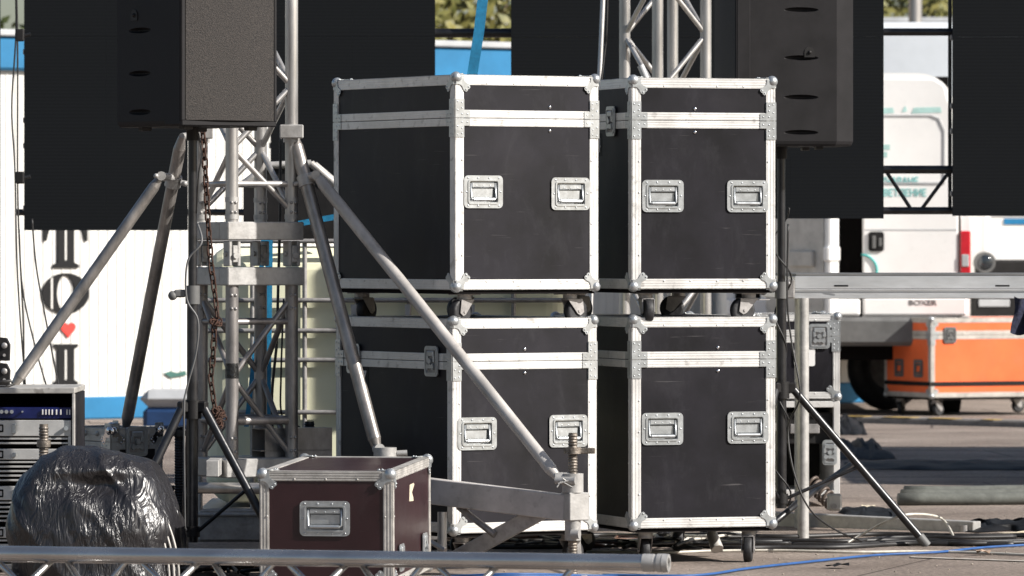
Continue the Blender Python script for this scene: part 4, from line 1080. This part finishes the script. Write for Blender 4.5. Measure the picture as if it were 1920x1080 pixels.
# ================================================================== loudspeakers and stands
def speaker(loc, rz, label, bracket):
    r = thing('loudspeaker', label, 'loudspeaker', loc, rz, 'loudspeakers on pole stands')
    w_, D, h = .435, .50, .70
    # shell: tapered footprint (front wide)
    fp = [(0.012, .0), (w_ - .012, .0), (w_, .02), (w_, .415), (w_ - .068, D), (.068, D), (0, .415), (0, .02)]
    def shell(ins, z0, z1):
        n = len(fp); cx, cy = w_ / 2, D / 2; return [(cx + (a - cx) * ins, cy + (b - cy) * ins) for a, b in fp]
    lev = [(0, .96), (.008, .985), (.02, 1.), (h - .02, 1.), (h - .008, .985), (h, .96)]
    mb = MB(); n = len(fp); vs = []
    for z, s_ in lev: vs += [(a, b, z) for a, b in shell(s_, 0, 0)]
    fs = [tuple(range(n))[::-1], tuple(range((len(lev) - 1) * n, len(lev) * n))]
    for j in range(len(lev) - 1): fs += [(j * n + i, j * n + (i + 1) % n, (j + 1) * n + (i + 1) % n, (j + 1) * n + i) for i in range(n)]
    mb.add(vs, fs); sh = mb.build('cabinet', M['spk'], r)
    cu = MB()
    for z in (.055, .20, .362, .56):
        # scoop slots in both sides
        for xx in (-.010, w_ + .010): cu.sphere((xx, .265, z), .078, 24, 12, (.42, 1.0, .15))
    cu.sphere((w_ / 2, .20, 0), .001, 4, 3)
    cut(sh, cu)
    for xx, sg in ((0, -1), (w_, 1)):
        fy = .30; MB().prism([(fy - .022, bracket - .02), (fy + .022, bracket - .02)] + [(fy + .022 * math.cos(R(a)), bracket + .022 * math.sin(R(a))) for a in range(0, 181, 20)], (xx - .003 if sg < 0 else xx - .001, 0, 0), (0, 1, 0), (0, 0, 1), .004).sphere((xx + sg * .004, fy, bracket), .008, 10, 6).build('fly_point', M['blackp'], r)
    # seam between shell halves, front frame and grille
    MB().rbox(-.004, .002, -.006, .095, .004, h - .004, .003).rbox(w_ - .002, w_ + .004, -.006, .05, .004, h - .004, .003).rbox(.0, w_, -.012, .02, .0, .022, .004).rbox(.0, w_, -.012, .02, h - .022, h, .004).rbox(-.002, .018, -.0125, -.001, .018, h - .018, .004).rbox(w_ - .014, w_ + .002, -.0125, -.001, .018, h - .018, .004).build('front_frame', M['spk'], r)
    # gently curved grille
    gm = MB(); N = 14; vs = []
    for k_ in range(N + 1):
        x = .018 + (w_ - .032) * k_ / N; y = -.012 - .010 * math.sin(math.pi * k_ / N)
        vs += [(x, y, .022), (x, y, h - .022), (x, .0, h - .022), (x, .0, .022)]
    fs = []
    for k_ in range(N):
        a = k_ * 4; b = a + 4; fs += [(a, b, b + 1, a + 1), (a + 1, b + 1, b + 2, a + 2), (a + 3, a, b, b + 3)[::-1]]
    gm.add(vs, fs); gm.build('grille', M['grille'], r)
    for (a, b) in ((.07, .06), (w_ - .07, .06), (.09, .36), (w_ - .09, .36)): MB().rbox(a - .022, a + .022, b - .015, b + .015, -.014, .004, .003).build('rubber_foot', M['rubber'], r)
    MB().tube((w_ / 2, .23, -.05), (w_ / 2, .23, .002), .024, 16).build('pole_socket', M['blackp'], r)
    MB().rbox(.12, w_ - .12, D - .004, D + .006, .15, .5, .002).build('connector_panel', M['blackp'], r)
    return r
lz = H + (YH - 237) * 22.0 / F
s1 = speaker(Vector(((344 - 960) * 21.85 / F, 21.85, lz)), R(38), 'left black loudspeaker with foam grille on the pole stand', .42)
def spk_centre(o, rz): c, s_ = math.cos(rz), math.sin(rz); x, y = .2175, .23; return Vector((o.location.x + c * x - s_ * y, o.location.y + s_ * x + c * y, o.location.z))
rz2 = H + (YH - 274) * 24.2 / F
s2 = speaker(Vector(((1547 - 960) * 24.1 / F, 24.1, rz2)), R(-80), 'right black loudspeaker turned side-on above the right flight cases', .385)
s2.location.x = (1549 - 960) * 24.1 / F

def stand(cx, cy, top, hub, foot_z, legs, label, braces):
    r = thing('speaker_stand', label, 'speaker stand', (cx, cy, 0), 0, 'loudspeaker pole stands')
    MB().tube((0, 0, 1.05 if foot_z is None else 1.0), (0, 0, top), .0165, 18).build('inner_pole', M['blackm'], r)
    MB().tube((0, 0, foot_z), (0, 0, 1.06), .0215, 18).build('outer_pole', M['blackm'], r)
    mb = MB().tube((0, 0, 1.03), (0, 0, 1.10), .0275, 18).rbox(-.07, -.025, -.012, .012, 1.055, 1.085, .006).sphere((-.075, 0, 1.062), .018, 10, 8); mb.build('clamp_collar', M['grey'], r)
    mb = MB().tube((0, 0, hub - .02), (0, 0, hub + .05), .034, 18)
    for a in legs: 
        T_ = Matrix.Rotation(a[0], 4, 'Z'); mb.rbox(0, .062, -.016, .016, hub + .002, hub + .046, .006, T_)
    mb.build('hub', M['blackp'], r)
    MB().tube((0, 0, foot_z + .02), (0, 0, foot_z + .06), .028, 16).build('lower_collar', M['blackp'], r)
    for a, reach in legs:
        d_ = Vector((math.cos(a), math.sin(a), 0)); p0 = d_ * .05 + Vector((0, 0, hub + .018)); p1 = d_ * reach + Vector((0, 0, .012))
        lg = MB().tube(p0, p1, .0165, 14).build('leg', M['blackm'], r)
        e = (p1 - p0).normalized(); MB().tube(p1 - e * .04, p1 + e * .012, .021, 14, .019).build('rubber_foot', M['grey'], lg)
        f = p0.lerp(p1, braces); MB().tube(Vector((0, 0, foot_z + .04)) + d_ * .02, f, .0075, 8).build('brace', M['blackm'], r)
    return r
c1 = spk_centre(s1, R(38)); c1x = (361 - 960) * c1.y / F
s1.location.x += c1x - c1.x
hub1 = H + (YH - 775) * c1.y / F
stand(c1x, c1.y, s1.location.z - .01, hub1, .13, ((R(-22), .42), (R(215), .40), (R(98), .42)), 'black tripod stand carrying the left loudspeaker', .48)
c2 = spk_centre(s2, R(-80)); c2y = 24.35; c2x = (1465 - 960) * c2y / F
s2.location.x += c2x - c2.x; s2.location.y += c2y - c2.y
hub2 = H + (YH - 738) * c2y / F
stand(c2x, c2y, s2.location.z - .01, hub2, .16, ((R(2), .60), (R(125), .55), (R(238), .30)), 'black tripod stand carrying the right loudspeaker', .5)
# cables spiralling on the right stand
sp = []
for i in range(60):
    t_ = i / 59; py = 390 + t_ * 560; q = P(1466, py, c2y); a = t_ * 26; rr = .030 + .012 * math.sin(t_ * 9)
    sp.append(q + Vector((rr * math.cos(a), rr * math.sin(a) - .0, 0)))
mb = MB().path(sp, .0038, 6); single(mb, 'speaker_cable', M['cable'], 'black cable twisted round the right loudspeaker pole', 'cable', origin=sp[0].copy())
cable('speaker_cable', [P(1478, 420, 24.25), P(1476, 560, 24.25), P(1484, 640, 24.25), P(1500, 740, 24.2), P(1478, 800, 24.25), P(1487, 880, 24.2), P(1515, 950, 24.2), P(1560, 990, 24.3), P(1625, 1018, 24.55), P(1650, 1022, 24.5)], .004, M['cable'], 'loose black cable drooping from the right stand to the asphalt')
cable('speaker_cable', [P(371, 420, 21.95), P(378, 455, 21.9), P(352, 490, 21.9), P(350, 560, 21.9), P(371, 600, 21.9), P(368, 660, 21.9), P(350, 730, 21.9), P(345, 780, 21.9), P(347, 1010, 22.0)], .004, mat('grey_cable', (.12, .12, .12), .5), 'thin grey cable running down the left loudspeaker pole')
cable('speaker_cable', [P(372, 250, 22.0), P(378, 290, 22.0), P(372, 330, 22.0), P(368, 400, 22.05)], .003, M['cable'], 'short black cable leaving the bottom of the left loudspeaker')

# ================================================================== stage platform at right
pl = thing('stage_platform', 'aluminium framed stage platform edge on a round tube leg', 'platform', near(1490, 25.0))
a0, a1 = P(1490, 517, 25.0), P(1990, 513, 25.1)
T4 = Matrix.Translation(a0) @ Matrix.Rotation(math.atan2(a1.y - a0.y, a1.x - a0.x), 4, 'Z')
ln = (a1 - a0).length + .6
mb = MB(); mb.rbox(0, ln, 0, .05, -.056, -.002, .002, T4); mb.rbox(0, ln, .006, .045, -.098, -.0575, .002, T4)
mb.rbox(0, ln, 1.0, 1.05, -.098, -.002, .002, T4); mb.rbox(0, .05, .05, 1.0, -.098, -.002, .002, T4); mb.rbox(0, ln, -.003, 0, -.062, -.0565, .001, T4)
mb.build('frame', mat('extruded_alu', (.60, .61, .62), .38, .6, .12, 12, .04, 60, stretch=(.2, 1, 1)), pl, world=True)
mb = MB(); mb.rbox(.004, ln, .004, 1.0, -.002, .008, .002, T4); mb.build('deck', M['grey'], pl, world=True)
mb = MB()
for a in (.198, .885): mb.prism(rrect(.062, .007, .0034, 3, a, -.043), T4 @ Vector((0, -.0005, 0)), (1, 0, 0), (0, 0, 1), .001)
mb.build('slot', M['ink'], pl, world=True)
for px, yy in ((1506, 0), (2010, 0), (1500, .95)):
    q = near(px, 25.02 + yy); MB().tube((q.x, q.y, 0.0), (q.x, q.y, a0.z - .095), .0245, 20).build('leg', M['cast'], pl, world=True)
mb = MB(); q = P(1470, 537, 24.9); mb.rbox(q.x - .035, q.x + .045, q.y, q.y + .05, q.z - .05, q.z + .03, .004).sphere(q + Vector((.02, -.01, .01)), .012, 8, 6); mb.build('corner_clamp', M['steel'], pl, world=True)
# navy cloth hanging off the platform at the edge
mb = MB(); N = 10; vs = []
for j in range(N + 1):
    for i in range(N + 1):
        u_, v_ = i / N, j / N; p = P(1902 + 60 * u_ - 4 * v_ + 3 * math.sin(v_ * 5), 556 + 68 * v_ + 5 * math.sin(u_ * 6), 24.85 - .03 * math.sin(u_ * 9 + v_ * 2)); vs.append(p)
for j in range(N + 1):
    for i in range(N + 1): vs.append(Vector(vs[j * (N + 1) + i]) + Vector((0, .02, 0)))
n1 = (N + 1) ** 2; fs = [(j * (N + 1) + i, j * (N + 1) + i + 1, (j + 1) * (N + 1) + i + 1, (j + 1) * (N + 1) + i) for j in range(N) for i in range(N)]
fs += [tuple(n1 + k_ for k_ in f)[::-1] for f in fs]
mb.add(vs, fs, True); single(mb, 'hanging_jacket', M['cloth'], 'dark navy cloth hanging below the platform edge at the right', 'cloth', origin=vs[0])

# ================================================================== water tank (IBC) and things behind the left cases
TYk = 24.75
def tp_(px, py): return P(px, py, TYk)
ib = thing('water_tank', 'cloudy white plastic tank in a steel tube cage behind the left cases', 'tank', near(690, TYk + .5))
x0, x1 = near(384, TYk).x, near(1068, TYk).x; zt = tz(462, TYk)
MB().rbox(x0, x1, TYk + .03, TYk + 1.0, .16, zt, .07).build('plastic_vessel', M['tank'], ib, world=True, bevel=.03)
cg = MB()
for py in (452, 563, 605 if False else 620, 675, 773, 870, 965):
    z = tz(py, TYk)
    for yy in (TYk, TYk + 1.03): cg.tube((x0 - .03, yy, z), (x1 + .03, yy, z), .0105, 10)
    for xx in (x0 - .03, x1 + .03): cg.tube((xx, TYk, z), (xx, TYk + 1.03, z), .0105, 10)
x = x0 - .02
while x < x1 + .03:
    cg.tube((x, TYk + .012, .13), (x, TYk + .012, tz(450, TYk)), .0105, 10); x += .152 * 1.45
cg.build('cage', M['steel'], ib, world=True)
for (xx) in (663, 764, 885): 
    q = P(xx, 580, TYk - .012); MB().prism([(-.012, .02), (.012, .02), (.008, -.04), (0, -.05), (-.008, -.04)], q, (1, 0, 0), (0, 0, 1), .006).build('cage_clip', M['lgrey'], ib, world=True)
MB().rbox(x0 - .03, x1 + .03, TYk, TYk + 1.02, .0, .14, .01).build('pallet', M['steel'], ib, world=True)
# wedge monitor on top of the tank
wd = thing('stage_monitor', 'dark wedge with pale metal edges lying on the tank behind the left tower', 'stage monitor', near(560, TYk + .1) + Vector((0, 0, tz(452, TYk))))
z0 = tz(450, TYk); poly = [(455, 448), (455, 345), (500, 310), (582, 306), (628, 345), (655, 360), (655, 448)]
pp = [(P(a, 0, TYk).x, P(0, b, TYk).z) for a, b in poly][::-1]
mb = MB().prism(pp, (0, TYk + .5, 0), (1, 0, 0), (0, 0, 1), .42); mb.build('enclosure', M['blackp'], wd, world=True)
for yy in (TYk + .075, TYk + .505):
    tr_ = MB()
    for i in range(1, 5):
        a = P(*poly[i], yy); b = P(*poly[i + 1], yy)
        a = Vector((pp[::-1][i][0], yy, pp[::-1][i][1])); b = Vector((pp[::-1][i + 1][0], yy, pp[::-1][i + 1][1])); tr_.tube(a, b, .016, 8)
    tr_.build('metal_edge', M['railold'], wd, world=True)
# blue straps
def strap(pts, wd_, label, Y):
    mb = MB(); vs = []
    for (a, b) in pts: 
        p = P(a, b, Y); vs += [p + Vector((-wd_ / 2, 0, 0)), p + Vector((wd_ / 2, 0, 0)), p + Vector((wd_ / 2, .003, 0)), p + Vector((-wd_ / 2, .003, 0))]
    n = len(pts); fs = []
    for i in range(n - 1):
        for k_ in range(4): fs.append((i * 4 + k_, i * 4 + (k_ + 1) % 4, (i + 1) * 4 + (k_ + 1) % 4, (i + 1) * 4 + k_))
    fs += [(3, 2, 1, 0), tuple((n - 1) * 4 + k_ for k_ in range(4))]; mb.add(vs, fs)
    return single(mb, 'lashing_strap', M['strap'], label, 'strap', 'blue lashing straps', origin=vs[0])
strap([(505, 436), (503, 600), (500, 836)], .030, 'blue strap running straight down behind the left tower', TYk - .06)
strap([(494, 450), (480, 640), (462, 800)], .020, 'thin blue strap slanting down behind the left tower', TYk - .09)
strap([(912, -60), (898, 60), (884, 150), (868, 300), (862, 452)], .045, 'blue strap hanging in the gap between the middle screens', TYk + .3)
mb = MB(); mb.prism([(-.14, -.010), (.0, .018), (.20, .050), (.20, .078), (.0, .042), (-.14, .015)], P(600, 425, TYk - .02), (1, 0, 0), (0, 0, 1), .004)
single(mb, 'lashing_strap', M['strap'], 'blue strap end lying over the tank top beside the wedge', 'strap', 'blue lashing straps')
# thin poles
mb = MB().tube(P(1134, -80, 27.5), P(1124, 150, 27.4), .012, 10).tube(P(1124, 150, 27.4), P(1092, 1010, 27.0), .010, 10)
single(mb, 'thin_pole', M['alu'], 'thin pale pole leaning between the two columns of cases', 'pole', origin=P(1092, 1010, 27.0))
cable('hanging_cable', [P(1140, -60, 27.2), P(1137, 60, 27.2), P(1130, 130, 27.2), P(1080, 560, 27.0), P(1078, 800, 26.8)], .005, M['cable'], 'black cable hanging beside the thin pole between the case columns')
cable('hanging_cable', [P(526, 250, 23.6), P(525, 400, 23.6), P(521, 560, 23.6), P(519, 640, 23.6), P(510, 740, 23.6), P(512, 840, 23.6)], .006, M['cable'], 'black cable hanging down behind the left tower')
cable('hanging_cable', [P(532, 560, 23.6), P(527, 700, 23.6), P(529, 780, 23.7), P(560, 800, 23.7), P(620, 850, 23.8)], .004, M['cable'], 'thin black cable curling from the left tower toward the tank foot')

# ================================================================== left foreground equipment
rk = thing('amplifier_rack', 'amplifier rack at the left edge with blue and silver units', 'amplifier rack', near(-70, 22.45))
RY = 22.45; rx0 = near(-85, RY).x; rx1 = near(140, RY).x
def rz_(py): return tz(py, RY)
mb = MB()
mb.rbox(rx0, rx1, RY, RY + .55, rz_(738), rz_(727), .003)
mb.rbox(rx1 - .010, rx1 + .001, RY - .001, RY + .02, .03, rz_(738), .002); mb.rbox(rx0, rx0 + .018, RY, RY + .55, .03, rz_(738), .003); mb.rbox(rx0, rx1, RY, RY + .55, .01, .03, .003)
mb.build('frame', M['railold'], rk, world=True)
MB().box(rx1 - .010, rx1 - .001, RY + .021, RY + .55, .03, rz_(739)).build('side_panel', M['board'], rk, world=True)
MB().box(rx0 + .018, rx1 - .018, RY + .50, RY + .53, .03, rz_(739)).build('back_panel', M['dark'], rk, world=True)
ins = rx1 - .022
bu_ = MB().rbox(rx0 + .02, near(133, RY).x, RY + .02, RY + .40, rz_(785), rz_(764), .002).build('blue_unit', M['ampb'], rk, world=True)
kb_ = MB()
for px in (3, 12, 22, 42): MB().tube(P(px, 772, RY + .022), P(px, 772, RY - .004), .0075 if px < 30 else .004, 12).build('knob', M['rail'], rk, world=True)
for px in (78, 84, 90, 96, 104, 112, 124, 129): MB().rbox(near(px, RY).x, near(px, RY).x + .005, RY + .012, RY + .022, rz_(778), rz_(768), .001).build('switch', M['rail'], rk, world=True)
for (y0, y1, y2) in ((788, 818, 838), (842, 862, 908), (912, 938, 985), (989, 1009, 1050)):
    xr = near(133, RY).x
    u_ = MB().rbox(rx0 + .02, xr, RY + .012, RY + .45, rz_(y1), rz_(y0), .002).build('amplifier', M['ampw'], rk, world=True)
    ri = MB(); yy = y1 + 3
    while yy < y2 - 4:
        ri.rbox(rx0 + .02, xr - .012, RY + .016, RY + .04, rz_(yy + 3.5), rz_(yy), .001); yy += 8.5
    ri.rbox(xr - .012, xr, RY + .012, RY + .05, rz_(y2), rz_(y1), .001)
    ri.build('grille', M['ampw'], rk, world=True)
    MB().box(rx0 + .02, xr, RY + .05, RY + .45, rz_(y2), rz_(y1) - .001).build('chassis', M['dark'], rk, world=True)
    kn = MB().rbox(near(22, RY).x, near(30, RY).x, RY, RY + .012, rz_(y1 - 5), rz_(y0 + 7), .002).tube(P(124, (y0 + y1) / 2, RY - .003), P(124, (y0 + y1) / 2, RY + .012), .009, 12)
    kn.build('knob', M['zinc'], rk, world=True)
    MB().ring(rrect(.022, .030, .003, 3), rrect(.012, .018, .002, 3), P(1, (y0 + y1) / 2, RY + .0115), (1, 0, 0), (0, 0, 1), .002).build('badge', M['ink'], rk, world=True)
# lids, flat box on the rack with sockets
sk = thing('socket_box', 'small black box with two round sockets on the amplifier rack', 'socket box', P(0, 725, 22.6))
for (y0, y1) in ((676, 632), (722, 680)):
    b_ = MB().prism([(P(a, 0, 22.6).x, tz(b, 22.6)) for a, b in [(-30, y0), (19, y0), (20, y1 + 14), (14, y1 + 2), (0, y1), (-30, y1)]], (0, 22.6, 0), (1, 0, 0), (0, 0, 1), .06).build('housing', M['blackp'], sk, world=True)
    MB().sphere(P(8, y1 + 16, 22.535), .012, 12, 8, (1, .5, 1)).tube(P(8, y0 - 10, 22.55), P(8, y0 - 10, 22.535), .006, 8).build('socket', M['steel'], b_, world=False).location = (-sk.location.x, -sk.location.y, -sk.location.z)
mb = MB().path([P(a, b, 22.5) for a, b in ((-20, 722), (0, 716), (20, 714), (26, 720), (10, 726), (-15, 726))], .006, 7); single(mb, 'short_cable', M['cable'], 'short thick black cable lying on top of the amplifier rack', 'cable', origin=P(-20, 722, 22.5))

# dark small case behind
sc2 = case('small black flight case with chrome ball corner behind the bin bag', near(208, 23.3) + Vector((0, 0, .30)), R(38), .25, .36, .225, .17, railm=M['railold'], castors=None, base=.004, rw=.028, studs=False, latches=(('front', .12),), gauge=3)
cr = thing('black_crate', 'low black crate under the small case with chrome corner', 'crate', near(208, 23.3), R(38))
MB().rbox(-.02, .28, -.02, .38, 0, .29, .01).build('box', M['blackp'], cr); MB().rbox(-.03, .29, -.03, .39, .27, .292, .004).build('rim', M['blackm'], cr)

# bin bag over a round monitor
bgo = near(182, 21.6)
bag = MB(); NU, NV = 150, 90; vs = []
aw, ad, ah = .342, .30, .495
for j in range(NV + 1):
    ph = math.pi / 2 * (1 - j / NV) if False else math.pi * .5 - (math.pi * .5) * j / NV
    v_ = j / NV
    for i in range(NU):
        t = 2 * math.pi * i / NU
        ex = .62
        cu_, su_ = math.cos(t), math.sin(t)
        cr_ = (abs(math.cos(v_ * math.pi / 2))) ** ex
        hx = math.copysign(abs(cu_) ** .8, cu_) * cr_; hy = math.copysign(abs(su_) ** .8, su_) * cr_
        z = ah * (math.sin(v_ * math.pi / 2)) ** .9
        p = Vector((hx * aw, hy * ad, z))
        flare = 1 - .10 * max(0, .25 - v_) / .25
        p.x *= flare; p.y *= flare
        # taut radial folds and small crumples
        q = Vector((p.x * 2.6, p.y * 2.6, p.z * 2.2)); n1_ = noise.noise(q); n2_ = noise.noise(q * 2.9 + Vector((3, 1, 7))); 
        fx = p.x * .9 + p.z * .55; fz = p.z * .9 - p.x * .5
        rdg = max(0, 1 - abs(noise.noise(Vector((fx * 7, p.y * 5, fz * 2.2)))) * 5)
        rd2 = max(0, 1 - abs(noise.noise(Vector((fx * 15 + 4, p.y * 11, fz * 4 + 9)))) * 4) * max(0, .5 + noise.noise(Vector((p.x * 5, p.y * 5 + 3, p.z * 5))) * 1.6)
        o = .050 * n1_ + .016 * n2_ + .011 * rdg + .006 * rd2
        nd = Vector((hx, hy, .5 * v_ + .05)); nd.normalize(); vs.append(p + nd * o)
fs = [(j * NU + i, j * NU + (i + 1) % NU, (j + 1) * NU + (i + 1) % NU, (j + 1) * NU + i) for j in range(NV) for i in range(NU)]
bag.add(vs, fs, True)
# sunken pocket
bv = []
for (x, y, z) in bag.v:
    dx, dz = (x - .02) / .13, (z - .375) / .045
    if y < 0:
        k_ = math.exp(-(dx * dx + dz * dz)); y += .05 * k_
        dx2, dz2 = (x - .03) / .13, (z - .43) / .03; y -= .018 * math.exp(-(dx2 * dx2 + dz2 * dz2))
    bv.append((x, y, z))
bag.v = bv
bo_ = thing('bagged_monitor', 'crumpled glossy black bin bag pulled over a box beside the amplifier rack', 'bin bag', bgo, R(-6))
bag.build('bin_bag', M['bag'], bo_)
for k_ in range(3):
    arc = [((.322 - .016 * k_) * math.sin(R(a)) + .004, -.13 - .012 * k_, .03 + (.42 - .02 * k_) * math.cos(R(a))) for a in range(52 + 7 * k_, 96, 4)]
    MB().path(arc, .0045, 7).build('grey_rib', M['railold'], bo_)

# ================================================================== cables and clutter on the ground
gc = 'cables lying on the asphalt'
cable('ground_cable', [G(1130, 1078, .008), G(1300, 1079, .008), G(1400, 1066, .008), G(1500, 1055, .008), G(1640, 1041, .008), G(1760, 1035, .008), G(1850, 1026, .008), G(1960, 1020, .008)], .0052, M['cableb'], 'blue cable curving over the asphalt at lower right', 'cable', gc)
cable('ground_cable', [G(1100, 1034, .006), G(1240, 1036, .006), G(1330, 1033, .006), G(1450, 1032, .006), G(1600, 1035, .006), G(1760, 1034, .006), G(1960, 1042, .006)], .0055, M['cablew'], 'white cable running straight across the asphalt at lower right', 'cable', gc)
cable('ground_cable', [G(1590, 1018, .006), P(1620, 1000, 24.6), P(1665, 976, 24.4), P(1710, 964, 24.5), P(1765, 972, 25.3), G(1790, 1010, .006)], .0055, M['cablew'], 'cream cable looping up behind the right stand leg', 'cable', gc)
rnd = random.Random(5)
for i, (y0, lb) in enumerate(((1006, 'topmost'), (1012, 'second'), (1017, 'third'), (1021, 'fourth'), (1025, 'lowest'))):
    pts = []; x = 780
    while x < 1980:
        pts.append(G(x, y0 + rnd.uniform(-3, 3) - (3 if x > 1600 else 0), .009 + .004 * (i % 2))); x += rnd.uniform(60, 130)
    cable('ground_cable', pts, .009 if i % 2 else .011, M['cable'], f'{lb} black cable of the bundle on the asphalt behind the cases', 'cable', gc)
cols = [M['cable'], M['cable'], M['cable'], mat('brown_cable', (.12, .06, .035), .6), M['cablew']]
for i in range(14):
    cx, cy = rnd.uniform(800, 1330), rnd.uniform(1000, 1022); pts = []
    for k_ in range(9): pts.append(G(cx + rnd.gauss(0, 60), cy + rnd.gauss(0, 5), .01 + rnd.uniform(0, .05)))
    cable('coiled_cable', pts, rnd.uniform(.005, .009), cols[i % 5], 'tangled cable heaped on the asphalt under the flight cases', 'cable', 'tangled cables under the cases')
for i in range(14):
    cx, cy = rnd.uniform(370, 490), rnd.uniform(1040, 1070); pts = []
    for k_ in range(8): pts.append(G(cx + rnd.gauss(0, 50), cy + rnd.gauss(0, 6), .01 + rnd.uniform(0, .06)))
    cable('coiled_cable', pts, rnd.uniform(.004, .008), cols[i % 4], 'tangled dark cable on the asphalt around the left loudspeaker stand', 'cable', 'tangled cables round the left stand')
for i in range(3):
    cable('ground_cable', [G(790 + i * 10, 1083 + i * 3, .008), G(960, 1076 + 3 * i, .03), G(1120, 1079 + i * 3, .008), G(1290, 1079 + i * 3, .008)], .0042, M['cableb'], ('blue cable showing just under the lying truss, uppermost', 'middle of three blue cables beneath the lying truss', 'blue cable beneath the lying truss, nearest the camera')[i], 'cable', gc)
# plug lying under right case
q = G(1345, 1030, .03); mb = MB().tube(q + Vector((-.02, .05, .06)), q + Vector((.0, 0, .0)), .022, 12, .026).tube(q + Vector((-.02, .05, .06)), q + Vector((-.045, .1, .11)), .012, 10)
single(mb, 'power_plug', M['railold'], 'pale round plug lying under the lower right flight case', 'plug', origin=q)
# coil spring and bracket by the rack
q0, q1 = P(1522, 905, 27.3), P(1566, 948, 27.2); hp = []
for i in range(90):
    t = i / 89; a = t * 2 * math.pi * 6.5; d_ = (q1 - q0).normalized(); u = d_.orthogonal().normalized(); v = d_.cross(u); hp.append(q0.lerp(q1, t) + (u * math.cos(a) + v * math.sin(a)) * .034)
single(MB().path(hp, .008, 7), 'coiled_lead', mat('coil_brown', (.10, .075, .06), .5, .2), 'brown coiled lead stretched before the open rack', 'coiled lead', origin=q0)
bk = thing('metal_bracket', 'small pale metal bracket on the grey beam beside the coiled lead', 'bracket', P(1565, 958, 25.9))
MB().rbox(-.032, .032, 0, .05, 0, .075, .008).build('plate', M['cast'], bk); MB().tube((-.004, -.01, .02), (-.004, .0, .02), .014, 12).build('bolt', M['steel'], bk)
# rolled tubes, black tarps, one dark sheet for ground shade
for i, lb in enumerate(('nearest of the three grey green rolled mats on the asphalt', 'middle grey green rolled mat on the asphalt at right', 'farthest grey green rolled mat on the asphalt at right')):
    q = G(1684 + 6 * i, 948 - 7 * i, 0); mb = MB(); pts = [(q.x + .12 * k_ * 1.0, q.y + .02 * k_, .030 + .0015 * math.sin(k_ * 1.3 + i)) for k_ in range(10)]
    mb.path(pts, .030, 16); single(mb, 'rolled_mat', M['roll'], lb, 'rolled mat', 'rolled mats on the asphalt', origin=(q.x, q.y, 0))
def heap(px0, px1, py0, py1, hgt, label, seed, name='tarp_and_shade_sheet'):
    a = G(px0, py0); b = G(px1, py0); c = G(px0, py1); N1, N2 = 40, 16; vs = []
    xx0, xx1 = a.x, b.x; yy0, yy1 = a.y, c.y
    for j in range(N2 + 1):
        for i in range(N1 + 1):
            u_, v_ = i / N1, j / N2; e = (math.sin(math.pi * u_) ** .35) * (math.sin(math.pi * v_) ** .6)
            wob = .06 * noise.noise(Vector((u_ * 4, v_ * 3, seed)))
            vs.append((xx0 + (xx1 - xx0) * u_ + wob, yy0 + (yy1 - yy0) * v_ + wob * 3, .004 + hgt * e * (.75 + .5 * noise.noise(Vector((u_ * 9, v_ * 5, seed + 3))))))
    mb = MB().add(vs, [(j * (N1 + 1) + i, j * (N1 + 1) + i + 1, (j + 1) * (N1 + 1) + i + 1, (j + 1) * (N1 + 1) + i) for j in range(N2) for i in range(N1)], True)
    return single(mb, name, M['tarp'], label, 'tarp', origin=((xx0 + xx1) / 2, yy0, 0))
heap(1560, 1628, 816, 800, .11, 'folded black tarp beyond the open rack, nearest the kerb', 1)
heap(1570, 1680, 862, 842, .10, 'low black tarp bundle on the asphalt right of the open rack', 2)
heap(1600, 2040, 882, 868, .035, 'flat black sheet standing in for shade across the asphalt at right', 3)  # dark sheet laid in place of the shadow band on the ground
heap(1810, 2010, 998, 984, .045, 'black strip of tarp on the asphalt at the right edge', 4)
heap(1590, 1700, 975, 955, .03, 'thin black tarp scrap beside the grey beam', 6)
# litter
for (px, py, m_, lb, s_) in ((1572, 1066, M['ink'], 'small black scrap on the asphalt at the bottom', .045), (1841, 1041, M['wall'], 'brown leaf beside the blue cable at lower right', .04), (1628, 955, M['paper'], 'pale paper scrap beyond the grey beam', .05), (1905, 1004, M['paper'], 'crumpled pale paper at the right edge of the asphalt', .07)):
    rr = random.Random(px); mb = MB(); vs = []; n = 12; q = G(px, py)
    for k_ in range(n): a = 2 * math.pi * k_ / n; vs.append((math.cos(a) * s_ * rr.uniform(.5, 1.2), math.sin(a) * s_ * .9 * rr.uniform(.5, 1.2), .006 + rr.uniform(0, .018)))
    vs.append((0, 0, .016)); mb.add(vs, [(k_, (k_ + 1) % n, n) for k_ in range(n)]); o = single(mb, 'litter', m_, lb, 'litter'); o.location = (q.x, q.y, 0)
mb = MB(); rr = random.Random(3)
for i in range(260):
    px, py = rr.uniform(900, 1920), rr.choice((rr.uniform(1000, 1080), rr.uniform(780, 1080))); q = G(px, py); s_ = rr.uniform(.002, .005)
    mb.sphere((q.x, q.y, s_ * .5), s_, 6, 4, (1, 1, .6))
kind(mb.build('grit', mat('grit_stone', (.35, .30, .25), .9, 0, .3, 30)), 'stuff')
